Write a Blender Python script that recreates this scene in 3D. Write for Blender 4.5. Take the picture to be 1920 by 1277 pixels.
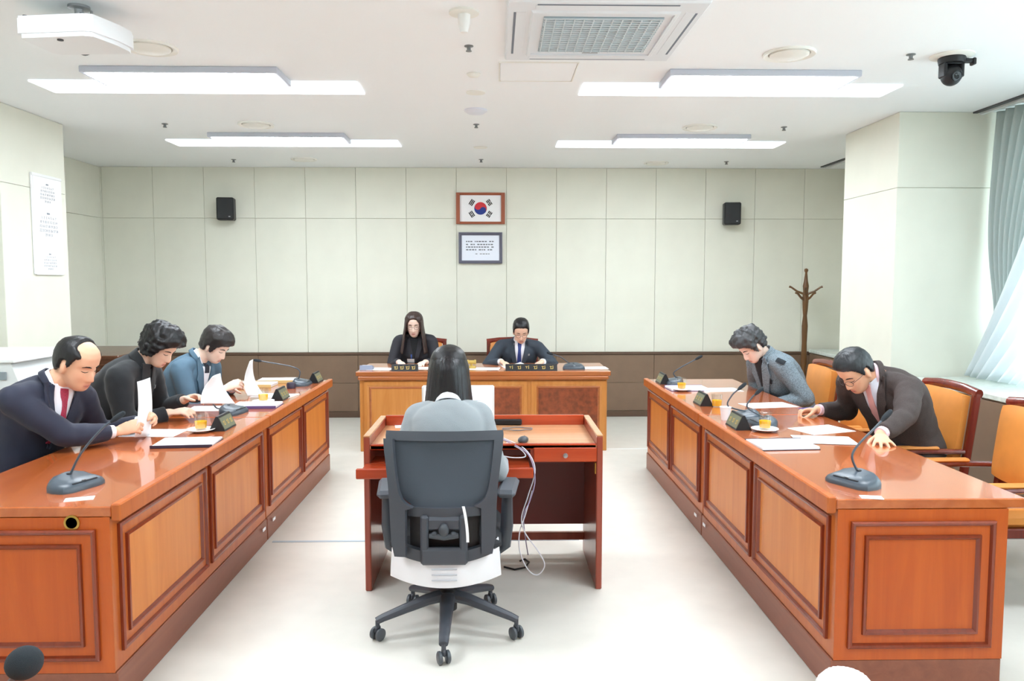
import bpy, bmesh, math, random
import numpy as np
from mathutils import Vector, Matrix, noise
from mathutils.bvhtree import BVHTree
for o in list(bpy.data.objects): bpy.data.objects.remove(o, do_unlink=True)
SC = bpy.context.scene; C = SC.collection
R = math.radians; PI = math.pi
random.seed(7)
# ------------------------------------------------------------ camera
FPX = 1450.0; YAW = R(1.185); PIT = R(4.28); EYE = Vector((0, 0, 1.6))
cam = bpy.data.objects.new('camera', bpy.data.cameras.new('camera')); C.objects.link(cam)
cam.data.sensor_width = 36; cam.data.lens = FPX / 1920 * 36; cam.data.clip_start = .05
cam.location = EYE; cam.rotation_euler = (PI / 2 - PIT, 0, -YAW); SC.camera = cam
CM = cam.rotation_euler.to_matrix()
def ray(px, py): return CM @ Vector(((px - 960) / FPX, (638.5 - py) / FPX, -1))
def at(px, py, X=None, Y=None, Z=None):
    """the point seen at a pixel on the plane X=, Y= or Z= that carries it"""
    d = ray(px, py)
    k = ((X - EYE.x) / d.x if X is not None else (Y - EYE.y) / d.y if Y is not None else (Z - EYE.z) / d.z)
    return EYE + d * k
# ------------------------------------------------------------ world, exposure
w = bpy.data.worlds.new('world'); SC.world = w; w.use_nodes = True
bg = w.node_tree.nodes['Background']; bg.inputs[0].default_value = (.86, .95, 1, 1); bg.inputs[1].default_value = 1.8
SC.view_settings.view_transform = 'Standard'; SC.view_settings.look = 'None'
SC.view_settings.exposure = 1.55; SC.view_settings.gamma = 1; SC.view_settings.use_curve_mapping = False
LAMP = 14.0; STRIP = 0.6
# ------------------------------------------------------------ materials
def lin(c):
    return tuple((x / 255 / 12.92 if x / 255 <= .04045 else ((x / 255 + .055) / 1.055) ** 2.4) for x in c) + (1,)
MATS = {}
def mat(name, c, rough=.5, metal=0, coat=0, spec=.5, emit=0, var=0, vscale=20, bump=0, bscale=200, sheen=0, trans=0):
    if name in MATS: return MATS[name]
    m = bpy.data.materials.new(name); m.use_nodes = True; nt = m.node_tree; b = nt.nodes['Principled BSDF']
    b.inputs['Base Color'].default_value = lin(c); b.inputs['Roughness'].default_value = rough
    b.inputs['Metallic'].default_value = metal; b.inputs['Coat Weight'].default_value = coat
    b.inputs['Coat Roughness'].default_value = .06
    b.inputs['Specular IOR Level'].default_value = spec
    if sheen: b.inputs['Sheen Weight'].default_value = sheen
    if trans: b.inputs['Transmission Weight'].default_value = trans
    if emit:
        b.inputs['Emission Color'].default_value = lin(c); b.inputs['Emission Strength'].default_value = emit
    tc = None
    if var or bump:
        tc = nt.nodes.new('ShaderNodeTexCoord')
    if var:
        n = nt.nodes.new('ShaderNodeTexNoise'); n.inputs['Scale'].default_value = vscale; n.inputs['Detail'].default_value = 4
        nt.links.new(tc.outputs['Object'], n.inputs['Vector'])
        r = nt.nodes.new('ShaderNodeValToRGB'); r.color_ramp.elements[0].position = .3; r.color_ramp.elements[1].position = .7
        r.color_ramp.elements[0].color = lin([max(0, x * (1 - var)) for x in c]); r.color_ramp.elements[1].color = lin([min(255, x * (1 + var)) for x in c])
        nt.links.new(n.outputs['Fac'], r.inputs['Fac']); nt.links.new(r.outputs['Color'], b.inputs['Base Color'])
    if bump:
        n = nt.nodes.new('ShaderNodeTexNoise'); n.inputs['Scale'].default_value = bscale; n.inputs['Detail'].default_value = 3
        nt.links.new(tc.outputs['Object'], n.inputs['Vector'])
        u = nt.nodes.new('ShaderNodeBump'); u.inputs['Strength'].default_value = bump; u.inputs['Distance'].default_value = .004
        nt.links.new(n.outputs['Fac'], u.inputs['Height']); nt.links.new(u.outputs['Normal'], b.inputs['Normal'])
    MATS[name] = m; return m
def wood(name, c1, c2, axis='Z', rough=.35, coat=.25, scale=9, spec=.4):
    if name in MATS: return MATS[name]
    m = bpy.data.materials.new(name); m.use_nodes = True; nt = m.node_tree; b = nt.nodes['Principled BSDF']
    tc = nt.nodes.new('ShaderNodeTexCoord'); mp = nt.nodes.new('ShaderNodeMapping')
    s = [scale, scale, scale]; s['XYZ'.index(axis)] = scale * .07; mp.inputs['Scale'].default_value = s
    nt.links.new(tc.outputs['Object'], mp.inputs['Vector'])
    n = nt.nodes.new('ShaderNodeTexNoise'); n.inputs['Scale'].default_value = 1.6; n.inputs['Detail'].default_value = 7
    n.inputs['Roughness'].default_value = .62; n.inputs['Distortion'].default_value = 1.1
    nt.links.new(mp.outputs['Vector'], n.inputs['Vector'])
    r = nt.nodes.new('ShaderNodeValToRGB'); e = r.color_ramp.elements
    e[0].position = .3; e[0].color = lin(c1); e[1].position = .68; e[1].color = lin(c2)
    nt.links.new(n.outputs['Fac'], r.inputs['Fac']); nt.links.new(r.outputs['Color'], b.inputs['Base Color'])
    b.inputs['Roughness'].default_value = rough; b.inputs['Coat Weight'].default_value = coat
    b.inputs['Coat Roughness'].default_value = .05; b.inputs['Specular IOR Level'].default_value = spec
    MATS[name] = m; return m
def hairmat(name, c, rough=.38):
    if name in MATS: return MATS[name]
    m = mat(name, c, rough, spec=.45); nt = m.node_tree; b = nt.nodes['Principled BSDF']
    tc = nt.nodes.new('ShaderNodeTexCoord'); mp = nt.nodes.new('ShaderNodeMapping'); mp.inputs['Scale'].default_value = (190, 190, 14)
    n = nt.nodes.new('ShaderNodeTexNoise'); n.inputs['Detail'].default_value = 3; n.inputs['Scale'].default_value = 1
    nt.links.new(tc.outputs['Object'], mp.inputs['Vector']); nt.links.new(mp.outputs['Vector'], n.inputs['Vector'])
    u = nt.nodes.new('ShaderNodeBump'); u.inputs['Strength'].default_value = .55; u.inputs['Distance'].default_value = .003
    nt.links.new(n.outputs['Fac'], u.inputs['Height']); nt.links.new(u.outputs['Normal'], b.inputs['Normal'])
    return m
def glassmat(name, tint=(245, 250, 248), gl=.1):
    if name in MATS: return MATS[name]
    m = bpy.data.materials.new(name); m.use_nodes = True; nt = m.node_tree
    for n in list(nt.nodes): nt.nodes.remove(n)
    o = nt.nodes.new('ShaderNodeOutputMaterial'); mx = nt.nodes.new('ShaderNodeMixShader'); mx.inputs[0].default_value = gl
    t = nt.nodes.new('ShaderNodeBsdfTransparent'); t.inputs[0].default_value = lin(tint)
    g = nt.nodes.new('ShaderNodeBsdfGlossy'); g.inputs['Roughness'].default_value = .03
    nt.links.new(t.outputs[0], mx.inputs[1]); nt.links.new(g.outputs[0], mx.inputs[2]); nt.links.new(mx.outputs[0], o.inputs[0])
    MATS[name] = m; return m
def sheermat(name, c, tr=.5):
    if name in MATS: return MATS[name]
    m = bpy.data.materials.new(name); m.use_nodes = True; nt = m.node_tree
    for n in list(nt.nodes): nt.nodes.remove(n)
    o = nt.nodes.new('ShaderNodeOutputMaterial'); mx = nt.nodes.new('ShaderNodeMixShader'); mx.inputs[0].default_value = tr
    d = nt.nodes.new('ShaderNodeBsdfDiffuse'); d.inputs[0].default_value = lin(c)
    t = nt.nodes.new('ShaderNodeBsdfTranslucent'); t.inputs[0].default_value = lin(c)
    nt.links.new(d.outputs[0], mx.inputs[1]); nt.links.new(t.outputs[0], mx.inputs[2]); nt.links.new(mx.outputs[0], o.inputs[0])
    MATS[name] = m; return m
def tintmat(name, rough=.5):
    """colour comes from the mesh's own 'tint' attribute (skin, lips)"""
    if name in MATS: return MATS[name]
    m = mat(name, (230, 190, 165), rough, spec=.35); nt = m.node_tree; b = nt.nodes['Principled BSDF']
    a = nt.nodes.new('ShaderNodeAttribute'); a.attribute_name = 'tint'
    nt.links.new(a.outputs['Color'], b.inputs['Base Color'])
    b.inputs['Subsurface Weight'].default_value = .08; b.inputs['Subsurface Radius'].default_value = (.01, .004, .002); b.inputs['Subsurface Scale'].default_value = .5
    return m
# ------------------------------------------------------------ mesh builder
class MB:
    def __init__(s): s.v = []; s.f = []; s.m = []
    def add(s, vs, fs, M=None, mi=0):
        k = len(s.v)
        s.v += [tuple(M @ Vector(p)) if M is not None else tuple(p) for p in vs]
        s.f += [tuple(i + k for i in f) for f in fs]; s.m += [mi] * len(fs); return s
    def box(s, c, d, b=0, M=None, mi=0):
        h = [x / 2 for x in d]; T = Matrix.Translation(c); M2 = T if M is None else M @ T
        if b <= 0:
            vs = [(x * h[0], y * h[1], z * h[2]) for x in (-1, 1) for y in (-1, 1) for z in (-1, 1)]
            fs = [(0, 1, 3, 2), (4, 6, 7, 5), (0, 4, 5, 1), (2, 3, 7, 6), (0, 2, 6, 4), (1, 5, 7, 3)]
            return s.add(vs, fs, M2, mi)
        b = min(b, min(h) * .95); vs = []; ix = {}
        for x in (-1, 1):
            for y in (-1, 1):
                for z in (-1, 1):
                    for a in range(3):
                        q = [x * (h[0] - b), y * (h[1] - b), z * (h[2] - b)]; q[a] = (x, y, z)[a] * h[a]
                        ix[x, y, z, a] = len(vs); vs.append(q)
        fs = []
        for a in range(3):
            o1, o2 = [i for i in range(3) if i != a]
            for sg in (-1, 1):
                f = []
                for (p, q) in ((-1, -1), (1, -1), (1, 1), (-1, 1)):
                    k = [0, 0, 0]; k[a] = sg; k[o1] = p; k[o2] = q; f.append(ix[k[0], k[1], k[2], a])
                fs.append(tuple(f))
            for p in (-1, 1):
                for q in (-1, 1):
                    k0 = [0, 0, 0]; k0[a] = -1; k0[o1] = p; k0[o2] = q; k1 = list(k0); k1[a] = 1
                    fs.append((ix[(*k0, o1)], ix[(*k1, o1)], ix[(*k1, o2)], ix[(*k0, o2)]))
        for x in (-1, 1):
            for y in (-1, 1):
                for z in (-1, 1): fs.append((ix[x, y, z, 0], ix[x, y, z, 1], ix[x, y, z, 2]))
        return s.add(vs, fs, M2, mi)
    def tube(s, pts, r, n=8, M=None, mi=0, flat=1.0, up=None, cap=True, closed=False):
        P = [Vector(p) for p in pts]; k = len(P); rr = r if hasattr(r, '__len__') else [r] * k
        T = []
        for i in range(k):
            a = P[i - 1] if (i > 0 or closed) else P[i]; b = P[(i + 1) % k] if (i < k - 1 or closed) else P[i]
            t = (b - a); T.append(t.normalized() if t.length > 1e-9 else Vector((0, 0, 1)))
        u = Vector(up) if up is not None else (Vector((0, 0, 1)) if abs(T[0].z) < .9 else Vector((1, 0, 0)))
        vs = []; fs = []
        for i in range(k):
            u = (u - T[i] * u.dot(T[i])); u = u.normalized() if u.length > 1e-6 else T[i].orthogonal().normalized()
            w_ = T[i].cross(u)
            for j in range(n):
                a = 2 * PI * j / n; vs.append(P[i] + w_ * (rr[i] * math.cos(a)) + u * (rr[i] * flat * math.sin(a)))
        for i in range(k if closed else k - 1):
            for j in range(n):
                i2 = (i + 1) % k
                fs.append((i * n + j, i * n + (j + 1) % n, i2 * n + (j + 1) % n, i2 * n + j))
        if cap and not closed: fs += [tuple(range(n))[::-1], tuple((k - 1) * n + j for j in range(n))]
        return s.add(vs, fs, M, mi)
    def limb(s, pts, rr, n=14, M=None, flat=1.0, up=None):
        """tapering tube with rounded ends"""
        P = [Vector(p) for p in pts]; r = list(rr)
        d0 = (P[0] - P[1]).normalized(); d1 = (P[-1] - P[-2]).normalized()
        Q = [P[0] + d0 * r[0] * .95, P[0] + d0 * r[0] * .7] + P + [P[-1] + d1 * r[-1] * .7, P[-1] + d1 * r[-1] * .95]
        q = [r[0] * .25, r[0] * .7] + r + [r[-1] * .7, r[-1] * .25]
        return s.tube(Q, q, n, M, 0, flat, up)
    def lathe(s, prof, n=24, M=None, mi=0):
        vs = []; fs = []; k = len(prof)
        for (r, z) in prof:
            for j in range(n):
                a = 2 * PI * j / n; vs.append((r * math.cos(a), r * math.sin(a), z))
        for i in range(k - 1):
            for j in range(n): fs.append((i * n + j, i * n + (j + 1) % n, (i + 1) * n + (j + 1) % n, (i + 1) * n + j))
        if prof[0][0] > 1e-6: fs.append(tuple(range(n))[::-1])
        if prof[-1][0] > 1e-6: fs.append(tuple((k - 1) * n + j for j in range(n)))
        return s.add(vs, fs, M, mi)
    def prism(s, poly, d, M=None, mi=0):
        n = len(poly); vs = [(x, y, 0) for x, y in poly] + [(x, y, d) for x, y in poly]
        fs = [tuple(range(n))[::-1], tuple(range(n, 2 * n))] + [(i, (i + 1) % n, n + (i + 1) % n, n + i) for i in range(n)]
        return s.add(vs, fs, M, mi)
    def ball(s, c, r, n=16, k=10, M=None, mi=0):
        rx = r if hasattr(r, '__len__') else (r, r, r); vs = [(c[0], c[1], c[2] - rx[2])]; fs = []
        for i in range(1, k):
            p = PI * i / k
            for j in range(n):
                a = 2 * PI * j / n
                vs.append((c[0] + rx[0] * math.sin(p) * math.cos(a), c[1] + rx[1] * math.sin(p) * math.sin(a), c[2] - rx[2] * math.cos(p)))
        vs.append((c[0], c[1], c[2] + rx[2])); L = len(vs) - 1
        for j in range(n):
            fs.append((0, 1 + (j + 1) % n, 1 + j)); fs.append((L, L - n + j, L - n + (j + 1) % n))
            for i in range(k - 2): fs.append((1 + i * n + j, 1 + i * n + (j + 1) % n, 1 + (i + 1) * n + (j + 1) % n, 1 + (i + 1) * n + j))
        return s.add(vs, fs, M, mi)
    def sheet(s, fn, nu, nv, th=0, M=None, mi=0):
        """grid surface fn(u,v) with thickness along its normal"""
        g = [[Vector(fn(i / nu, j / nv)) for j in range(nv + 1)] for i in range(nu + 1)]
        vs = [p for row in g for p in row]; W = nv + 1
        fs = [(i * W + j, i * W + j + 1, (i + 1) * W + j + 1, (i + 1) * W + j) for i in range(nu) for j in range(nv)]
        if th:
            k = len(vs); back = []
            for i in range(nu + 1):
                for j in range(nv + 1):
                    a = g[min(i + 1, nu)][j] - g[max(i - 1, 0)][j]; b = g[i][min(j + 1, nv)] - g[i][max(j - 1, 0)]
                    nn = a.cross(b); nn = nn.normalized() if nn.length > 1e-12 else Vector((0, 0, 1)); back.append(g[i][j] - nn * th)
            vs = vs + back; fs = fs + [tuple(x + k for x in f[::-1]) for f in fs]
            rim = [(0, j) for j in range(nv + 1)] + [(i, nv) for i in range(1, nu + 1)] + [(nu, j) for j in range(nv - 1, -1, -1)] + [(i, 0) for i in range(nu - 1, 0, -1)]
            rim = [i * W + j for i, j in rim]
            fs += [(rim[a], rim[(a + 1) % len(rim)], rim[(a + 1) % len(rim)] + k, rim[a] + k) for a in range(len(rim))]
        return s.add(vs, fs, M, mi)
    def mould(s, u0, u1, v0, v1, prof, M, fill=False, mi=0):
        """mitred rectangular frame; prof = (inset, height) steps; local u,v,w axes through M"""
        k = len(s.v); vs = []; fs = []
        for (i, h) in prof: vs += [(u0 + i, v0 + i, h), (u1 - i, v0 + i, h), (u1 - i, v1 - i, h), (u0 + i, v1 - i, h)]
        for a in range(len(prof) - 1):
            for j in range(4): fs.append((a * 4 + j, a * 4 + (j + 1) % 4, a * 4 + 4 + (j + 1) % 4, a * 4 + 4 + j))
        if fill: L = (len(prof) - 1) * 4; fs.append((L, L + 1, L + 2, L + 3))
        return s.add(vs, fs, M, mi)
    def mesh(s, name):
        me = bpy.data.meshes.new(name); me.from_pydata(s.v, [], s.f); me.update()
        b = bmesh.new(); b.from_mesh(me); bmesh.ops.recalc_face_normals(b, faces=b.faces); b.to_mesh(me); b.free()
        return me
    def build(s, name, mats, parent=None, loc=None, smooth=True, ang=35, M=None):
        me = s.mesh(name); mats = mats if isinstance(mats, (list, tuple)) else [mats]
        for m in mats: me.materials.append(m)
        if len(mats) > 1: me.polygons.foreach_set('material_index', s.m)
        return link(name, me, parent, loc, smooth, ang, M)
def link(name, me, parent=None, loc=None, smooth=True, ang=35, M=None):
    if smooth:
        me.polygons.foreach_set('use_smooth', [True] * len(me.polygons))
        if ang < 180: me.set_sharp_from_angle(angle=R(ang))
    o = bpy.data.objects.new(name, me); C.objects.link(o); o.parent = parent
    if loc is not None: o.location = loc
    if M is not None: o.matrix_basis = M
    return o
def tag(o, label=None, cat=None, group=None, kind=None):
    if label: o['label'] = label
    if cat: o['category'] = cat
    if group: o['group'] = group
    if kind: o['kind'] = kind
    return o
def thing(name, label, cat, loc=(0, 0, 0), rz=0, group=None):
    o = bpy.data.objects.new(name, None); C.objects.link(o); o.empty_display_size = .1
    o.location = loc; o.rotation_euler = (0, 0, rz); return tag(o, label, cat, group)
def dup(root, loc, rz, label, group=None):
    def cp(o, par):
        c = o.copy(); C.objects.link(c); c.parent = par
        for ch in o.children: cp(ch, c)
        return c
    r = cp(root, None); r.location = loc; r.rotation_euler = (0, 0, rz); r['label'] = label
    if group: r['group'] = group
    return r
def text_mesh(name, body, size, m, parent, M, align='CENTER', ls=1.0, ext=.0003):
    c = bpy.data.curves.new(name, 'FONT'); c.body = body; c.size = size; c.align_x = align; c.space_line = ls; c.extrude = ext; c.resolution_u = 2
    t = bpy.data.objects.new('t', c); C.objects.link(t)
    me = bpy.data.meshes.new_from_object(t.evaluated_get(bpy.context.evaluated_depsgraph_get()))
    bpy.data.objects.remove(t); me.materials.clear(); me.materials.append(m); me.name = name
    return link(name, me, parent, smooth=False, M=M)
def basis(ex, ey, ez, o=(0, 0, 0)):
    M = Matrix((ex, ey, ez)).transposed().to_4x4(); M.translation = Vector(o); return M
def Tr(x, y, z): return Matrix.Translation((x, y, z))
def Rot(a, ax): return Matrix.Rotation(R(a), 4, ax)
# ============================================================ ROOM
CEIL = 2.94; BACK = 9.17; XL = -4.6; XR = 4.15; YR = -2.6
m_wall = mat('wall_panel_cream', (230, 230, 216), .6, var=.012, vscale=3, bump=.05, bscale=350)
m_joint = mat('joint_shadow_gap', (206, 203, 182), .8)
m_ceil = mat('ceiling_paint', (246, 250, 252), .8, var=.003, vscale=2)
m_floor = mat('floor_vinyl', (222, 219, 210), .3, spec=.35, var=.014, vscale=7)
m_brown = mat('wainscot_brown', (128, 104, 84), .5, var=.03, vscale=5)
m_brown2 = mat('wainscot_cap', (96, 74, 58), .5)
m_white = mat('white_plastic', (240, 241, 240), .4)
m_black = mat('black_plastic', (32, 33, 36), .45, spec=.4)
m_dgrey = mat('charcoal_plastic', (62, 66, 72), .5)
m_steel = mat('brushed_steel', (170, 172, 175), .35, 1)
m_paper = mat('white_paper', (244, 244, 246), .7)
m_gold = mat('gold_paint', (206, 176, 96), .4, .3)
m_brass = mat('brass', (196, 158, 84), .3, 1)
m_ink = mat('grey_ink', (112, 116, 124), .8)
def struct(mb, name, m, parent=None, **k):
    o = mb.build(name, m, parent, **k)
    if parent is None: o['kind'] = 'structure'
    return o
fl = struct(MB().box(((XL + XR) / 2, (BACK + YR) / 2, -.05), (XR - XL + .4, BACK - YR + .4, .1)), 'floor', m_floor)
m_seam = mat('floor_seam_strip', (176, 190, 200), .4)
MB().box((-.435, 4.71, .0015), (1.9, .022, .003)).build('seam_strip', m_seam, fl)
MB().box((1.25, 7.34, .0015), (.8, .03, .003)).build('seam_strip', mat('floor_seam_pale', (240, 242, 240), .4), fl)
ce = struct(MB().box(((XL + XR) / 2, (BACK + YR) / 2, CEIL + .05), (XR - XL + .4, BACK - YR + .4, .1)), 'ceiling', m_ceil)
wb = struct(MB().box(((XL + XR) / 2, BACK + .1, CEIL / 2), (XR - XL + .4, .16, CEIL)), 'wall_back', m_joint)
PW = .587; J0 = -.462; SEAM = 2.35; WC = .775
cache = {}
def panel(parent, w_, h_, M, th=.02, m=m_wall, name='panel'):
    """a wall board; local x = width, y = out of wall (towards -y), z = height, origin at low left"""
    k = (round(w_, 3), round(h_, 3), th, m.name)
    if k not in cache:
        mb = MB().box((w_ / 2, th / 2, h_ / 2), (w_ - .003, th, h_ - .003), .002); me = mb.mesh(name); me.materials.append(m); cache[k] = me
    o = bpy.data.objects.new(name, cache[k]); C.objects.link(o); o.parent = parent; o.matrix_basis = M; return o
x = J0 - 7 * PW; edges = [XL]
while x < XR:
    if x > XL + .02: edges.append(x)
    x += PW
edges.append(XR)
for a, b in zip(edges[:-1], edges[1:]):
    for z0, z1 in ((WC, SEAM), (SEAM, CEIL)): panel(wb, b - a, z1 - z0, Tr(a, BACK, z0))
wn = struct(MB().box(((XL + XR) / 2, BACK + .01, WC / 2), (XR - XL, .012, WC - .01)), 'trim_1', m_joint)
tag(wn, 'brown panelled wainscot along the foot of the back wall')
for a, b in zip(edges[:-1:2], edges[2::2]):
    for z0, z1 in ((.07, .41), (.41, .745)): panel(wn, b - a, z1 - z0, Tr(a, BACK - .02, z0), .025, m_brown)
MB().box(((XL + XR) / 2, BACK - .014, .762), (XR - XL, .04, .03), .004).build('cap_rail', m_brown2, wn)
bb = struct(MB().box(((XL + XR) / 2, BACK - .02, .034), (XR - XL, .03, .068), .004), 'baseboard_back', m_brown2)
# left wall, recess and pier
wl = struct(MB().box((XL - .1, (BACK + YR) / 2, CEIL / 2), (.18, BACK - YR, CEIL)), 'wall_left', m_joint)
ML = lambda y, z: basis((0, 1, 0), (-1, 0, 0), (0, 0, 1), (XL + .01, y, z))
y = BACK
while y > YR + .1:
    y2 = max(YR, y - 1.2)
    for z0, z1 in ((.07, SEAM), (SEAM, CEIL)): panel(wl, y - y2, z1 - z0, ML(y2, z0))
    y = y2
def pier(name, x0, x1, y0, y1, face):
    p = struct(MB().box(((x0 + x1) / 2, (y0 + y1) / 2, CEIL / 2), (x1 - x0 - .03, y1 - y0 - .03, CEIL)), name, m_joint)
    for z0, z1 in ((.0, SEAM), (SEAM, CEIL)):
        panel(p, x1 - x0, z1 - z0, Tr(x0, y0, z0))
        if face > 0: panel(p, y1 - y0, z1 - z0, basis((0, 1, 0), (-1, 0, 0), (0, 0, 1), (x1, y0, z0)))
        else: panel(p, y1 - y0, z1 - z0, basis((0, -1, 0), (1, 0, 0), (0, 0, 1), (x0, y1, z0)))
        panel(p, x1 - x0, z1 - z0, basis((-1, 0, 0), (0, -1, 0), (0, 0, 1), (x1, y1, z0)))
    return p
pl = pier('wall_pier_left', XL, -3.68, 5.89, 6.77, 1); tag(pl, 'cream panelled pier on the left carrying the calendar')
pr = pier('wall_pier_right', 3.175, XR, 6.13, 7.07, -1); tag(pr, 'cream panelled pier on the right next to the curtain')
rw = struct(MB().box(((XL + XR) / 2, YR - .1, CEIL / 2), (XR - XL + .4, .18, CEIL)), 'wall_rear', m_wall)
# right wall with windows
WZ0, WZ1 = .84, 2.72
mbw = MB()
for (y0, y1, z0, z1) in ((YR, BACK, 0, WZ0 - .06), (YR, BACK, WZ1, CEIL), (YR, -.6, WZ0 - .06, WZ1), (2.2, 2.6, WZ0 - .06, WZ1), (5.95, BACK, WZ0 - .06, WZ1)):
    mbw.box((XR + .12, (y0 + y1) / 2, (z0 + z1) / 2), (.2, y1 - y0, z1 - z0))
wr = struct(mbw, 'wall_right', m_wall)
m_alu = mat('white_aluminium', (222, 226, 226), .4, .2)
gl = glassmat('window_glass', (244, 250, 250), .06)
for i, (y0, y1) in enumerate(((-.6, 2.2), (2.6, 5.95))):
    t = bpy.data.objects.new('window_%d' % (i + 1), None); C.objects.link(t); t['kind'] = 'structure'
    t.location = (XR + .12, y0, WZ0 - .06); W = y1 - y0; H = WZ1 - WZ0 + .06; n = 3 if W > 2 else 2
    for a in range(n):
        ya = W * a / n; yb = W * (a + 1) / n
        f = MB().mould(ya, yb, 0, H, [(0, -.03), (0, .03), (.05, .03), (.05, -.03), (0, -.03)], basis((0, 1, 0), (0, 0, 1), (1, 0, 0))).build('window_frame', m_alu, t)
        MB().box((0, (ya + yb) / 2, H / 2), (.008, yb - ya - .1, H - .1)).build('pane', gl, f)
m_sill = mat('pale_stone_sill', (214, 222, 214), .3, var=.05, vscale=30)
def sill(name, x0, y0, y1, z, label):
    t = struct(MB().box(((x0 + .03 + XR + .02) / 2, (y0 + y1) / 2, z / 2 - .02), (XR + .02 - x0 - .03, y1 - y0, z - .04)), name, m_brown)
    MB().box(((x0 + XR + .02) / 2, (y0 + y1) / 2, z - .02), (XR + .02 - x0, y1 - y0, .04), .006).build('sill_board', m_sill, t)
    n = max(1, round((y1 - y0) / 1.2)); d = (y1 - y0) / n
    for a in range(n): panel(t, d, z - .13, basis((0, -1, 0), (1, 0, 0), (0, 0, 1), (x0 + .012, y0 + d * (a + 1), .08)), .018, m_brown)
    tag(t, label); return t
sill('window_sill_1', 3.36, -2.4, 6.1, .845, 'pale stone window sill over brown panels behind the orange chairs')
sill('window_sill_2', 3.72, 7.1, 9.1, .81, 'pale window sill in the far right corner')
trk = struct(MB().box((3.775, 3.2, CEIL - .006), (.035, 11.6, .012)), 'trim_2', mat('track_dark', (70, 74, 78), .5))
MB().box((.05 + 3.775, 3.2, CEIL - .012), (.03, 11.6, .024), .003).build('track_rail', m_alu, trk); tag(trk, 'dark curtain track running along the ceiling at the window')
# curtains
m_cur = sheermat('curtain_grey', (206, 216, 214), .35); m_sheer = sheermat('curtain_sheer', (244, 248, 250), .55)
def gcur(u, v):
    z = CEIL - .01 - v * 2.08                                   # v down, u along the window
    tie = math.exp(-((z - 1.33) / .42) ** 2); low = max(0, (1.33 - z)) * .2
    y1 = 6.09 - .06 * tie - low * .1; y0 = 4.9 + .85 * (1 - math.exp(-max(0, CEIL - z) * .9)) + .05 * tie
    a = .032 * (1 - .4 * tie) * math.sin(u * 2 * PI * 11) * (.5 + .5 * min(1, v * 4 + .5))
    return (3.93 + a + .05 * math.sin(z * 2) * v, y0 + (y1 - y0) * u, z)
tag(MB().sheet(gcur, 132, 28, .003).build('window_curtain', m_cur, ang=180), 'grey-green pleated curtain hanging beside the right pier', 'curtain')
def scur(u, v):
    z = 2.6 - v * 1.735
    y1 = 5.35 + .74 * v ** 1.6; y0 = 4.3 + .95 * v ** 2
    return (3.85 - .12 * v + .03 * math.sin(u * 2 * PI * 8 + 2 * v) + .02 * math.sin(5 * v + 9 * u), y0 + (y1 - y0) * u, z)
tag(MB().sheet(scur, 96, 28, .002).build('sheer_curtain', m_sheer, ang=180), 'white sheer curtain billowing down to the sill beside the grey curtain', 'curtain')
# ------------------------------------------------------------ ceiling fixtures
m_lamp = mat('lamp_diffuser', (238, 247, 255), .5, emit=LAMP); m_strip = mat('strip_glow', (236, 248, 255), .5, emit=STRIP)
m_frame = mat('lamp_frame', (196, 200, 212), .5)
def ceiling_light(cx, yb, label):
    t = thing('ceiling_light', label, 'ceiling light', (cx, yb, CEIL), 0, 'ceiling lights')
    MB().box((.04 if cx < 0 else .03, -.17, -.02), (1.22, .34, .04), .004).build('housing', m_frame, t)
    MB().box((.04 if cx < 0 else .03, -.165, -.042), (1.16, .3, .008), .002).build('diffuser', m_lamp, t)
    MB().box((0, .165, -.006), (2.17, .32, .012), .003).build('side_panel', m_strip, t)  # bright ceiling strip beside the lamp; its brightness is put in as weak emission
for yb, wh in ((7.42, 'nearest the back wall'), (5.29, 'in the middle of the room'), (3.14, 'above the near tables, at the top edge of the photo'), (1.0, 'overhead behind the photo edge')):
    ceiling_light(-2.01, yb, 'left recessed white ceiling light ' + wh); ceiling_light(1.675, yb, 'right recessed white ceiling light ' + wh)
m_vent = mat('vent_cream', (238, 238, 231), .5)
def vent(px, py, r, label):
    p = at(px, py, Z=CEIL); t = thing('ceiling_vent', label, 'vent', p, 0, 'round ceiling vents')
    MB().lathe([(r * .78, 0), (r, 0), (r, -.008), (r * .97, -.014), (r * .8, -.006), (r * .78, 0)], 40).build('ring', m_vent, t)
    MB().lathe([(0, -.004), (r * .74, -.004), (r * .74, -.012), (r * .6, -.022), (0, -.026)], 40).build('disc', m_vent, t)
    MB().lathe([(r * .72, -.001), (r * .82, -.001), (r * .82, -.004), (r * .72, -.004)], 40).build('gap', mat('vent_gap', (172, 171, 162), .8), t)
vent(280, 88, .155, 'round cream ceiling vent beside the projector'); vent(1480, 100, .15, 'round cream ceiling vent near the black dome camera')
vent(480, 233, .15, 'round ceiling vent between the two left lights'); vent(1312, 238, .15, 'round ceiling vent between the two right lights')
vent(570, 298, .14, 'round ceiling vent beyond the far left light'); vent(1230, 305, .14, 'round ceiling vent beyond the far right light')
def sprinkler(px, py, label, m=mat('sprinkler_grey', (128, 132, 134), .4, .3)):
    t = thing('sprinkler_head', label, 'sprinkler', at(px, py, Z=CEIL), 0, 'ceiling sprinklers')
    MB().lathe([(.026, 0), (.026, -.004), (.011, -.008), (.011, -.024), (.017, -.028), (.017, -.031), (0, -.033)], 16).build('head', m, t)
for px, py, l in ((309, 232, 'left of the left lights'), (438, 299, 'far left near the back wall'), (893, 233, 'on the centre line past the white disc'), (902, 299, 'on the centre line nearest the back wall'),
                  (1708, 102, 'just left of the black dome camera'), (1470, 238, 'right of the far right vent'), (1362, 303, 'far right near the back wall'), (879, 86, 'just beyond the white hanging detector')):
    sprinkler(px, py, 'small grey sprinkler head on the ceiling ' + l)
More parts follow.
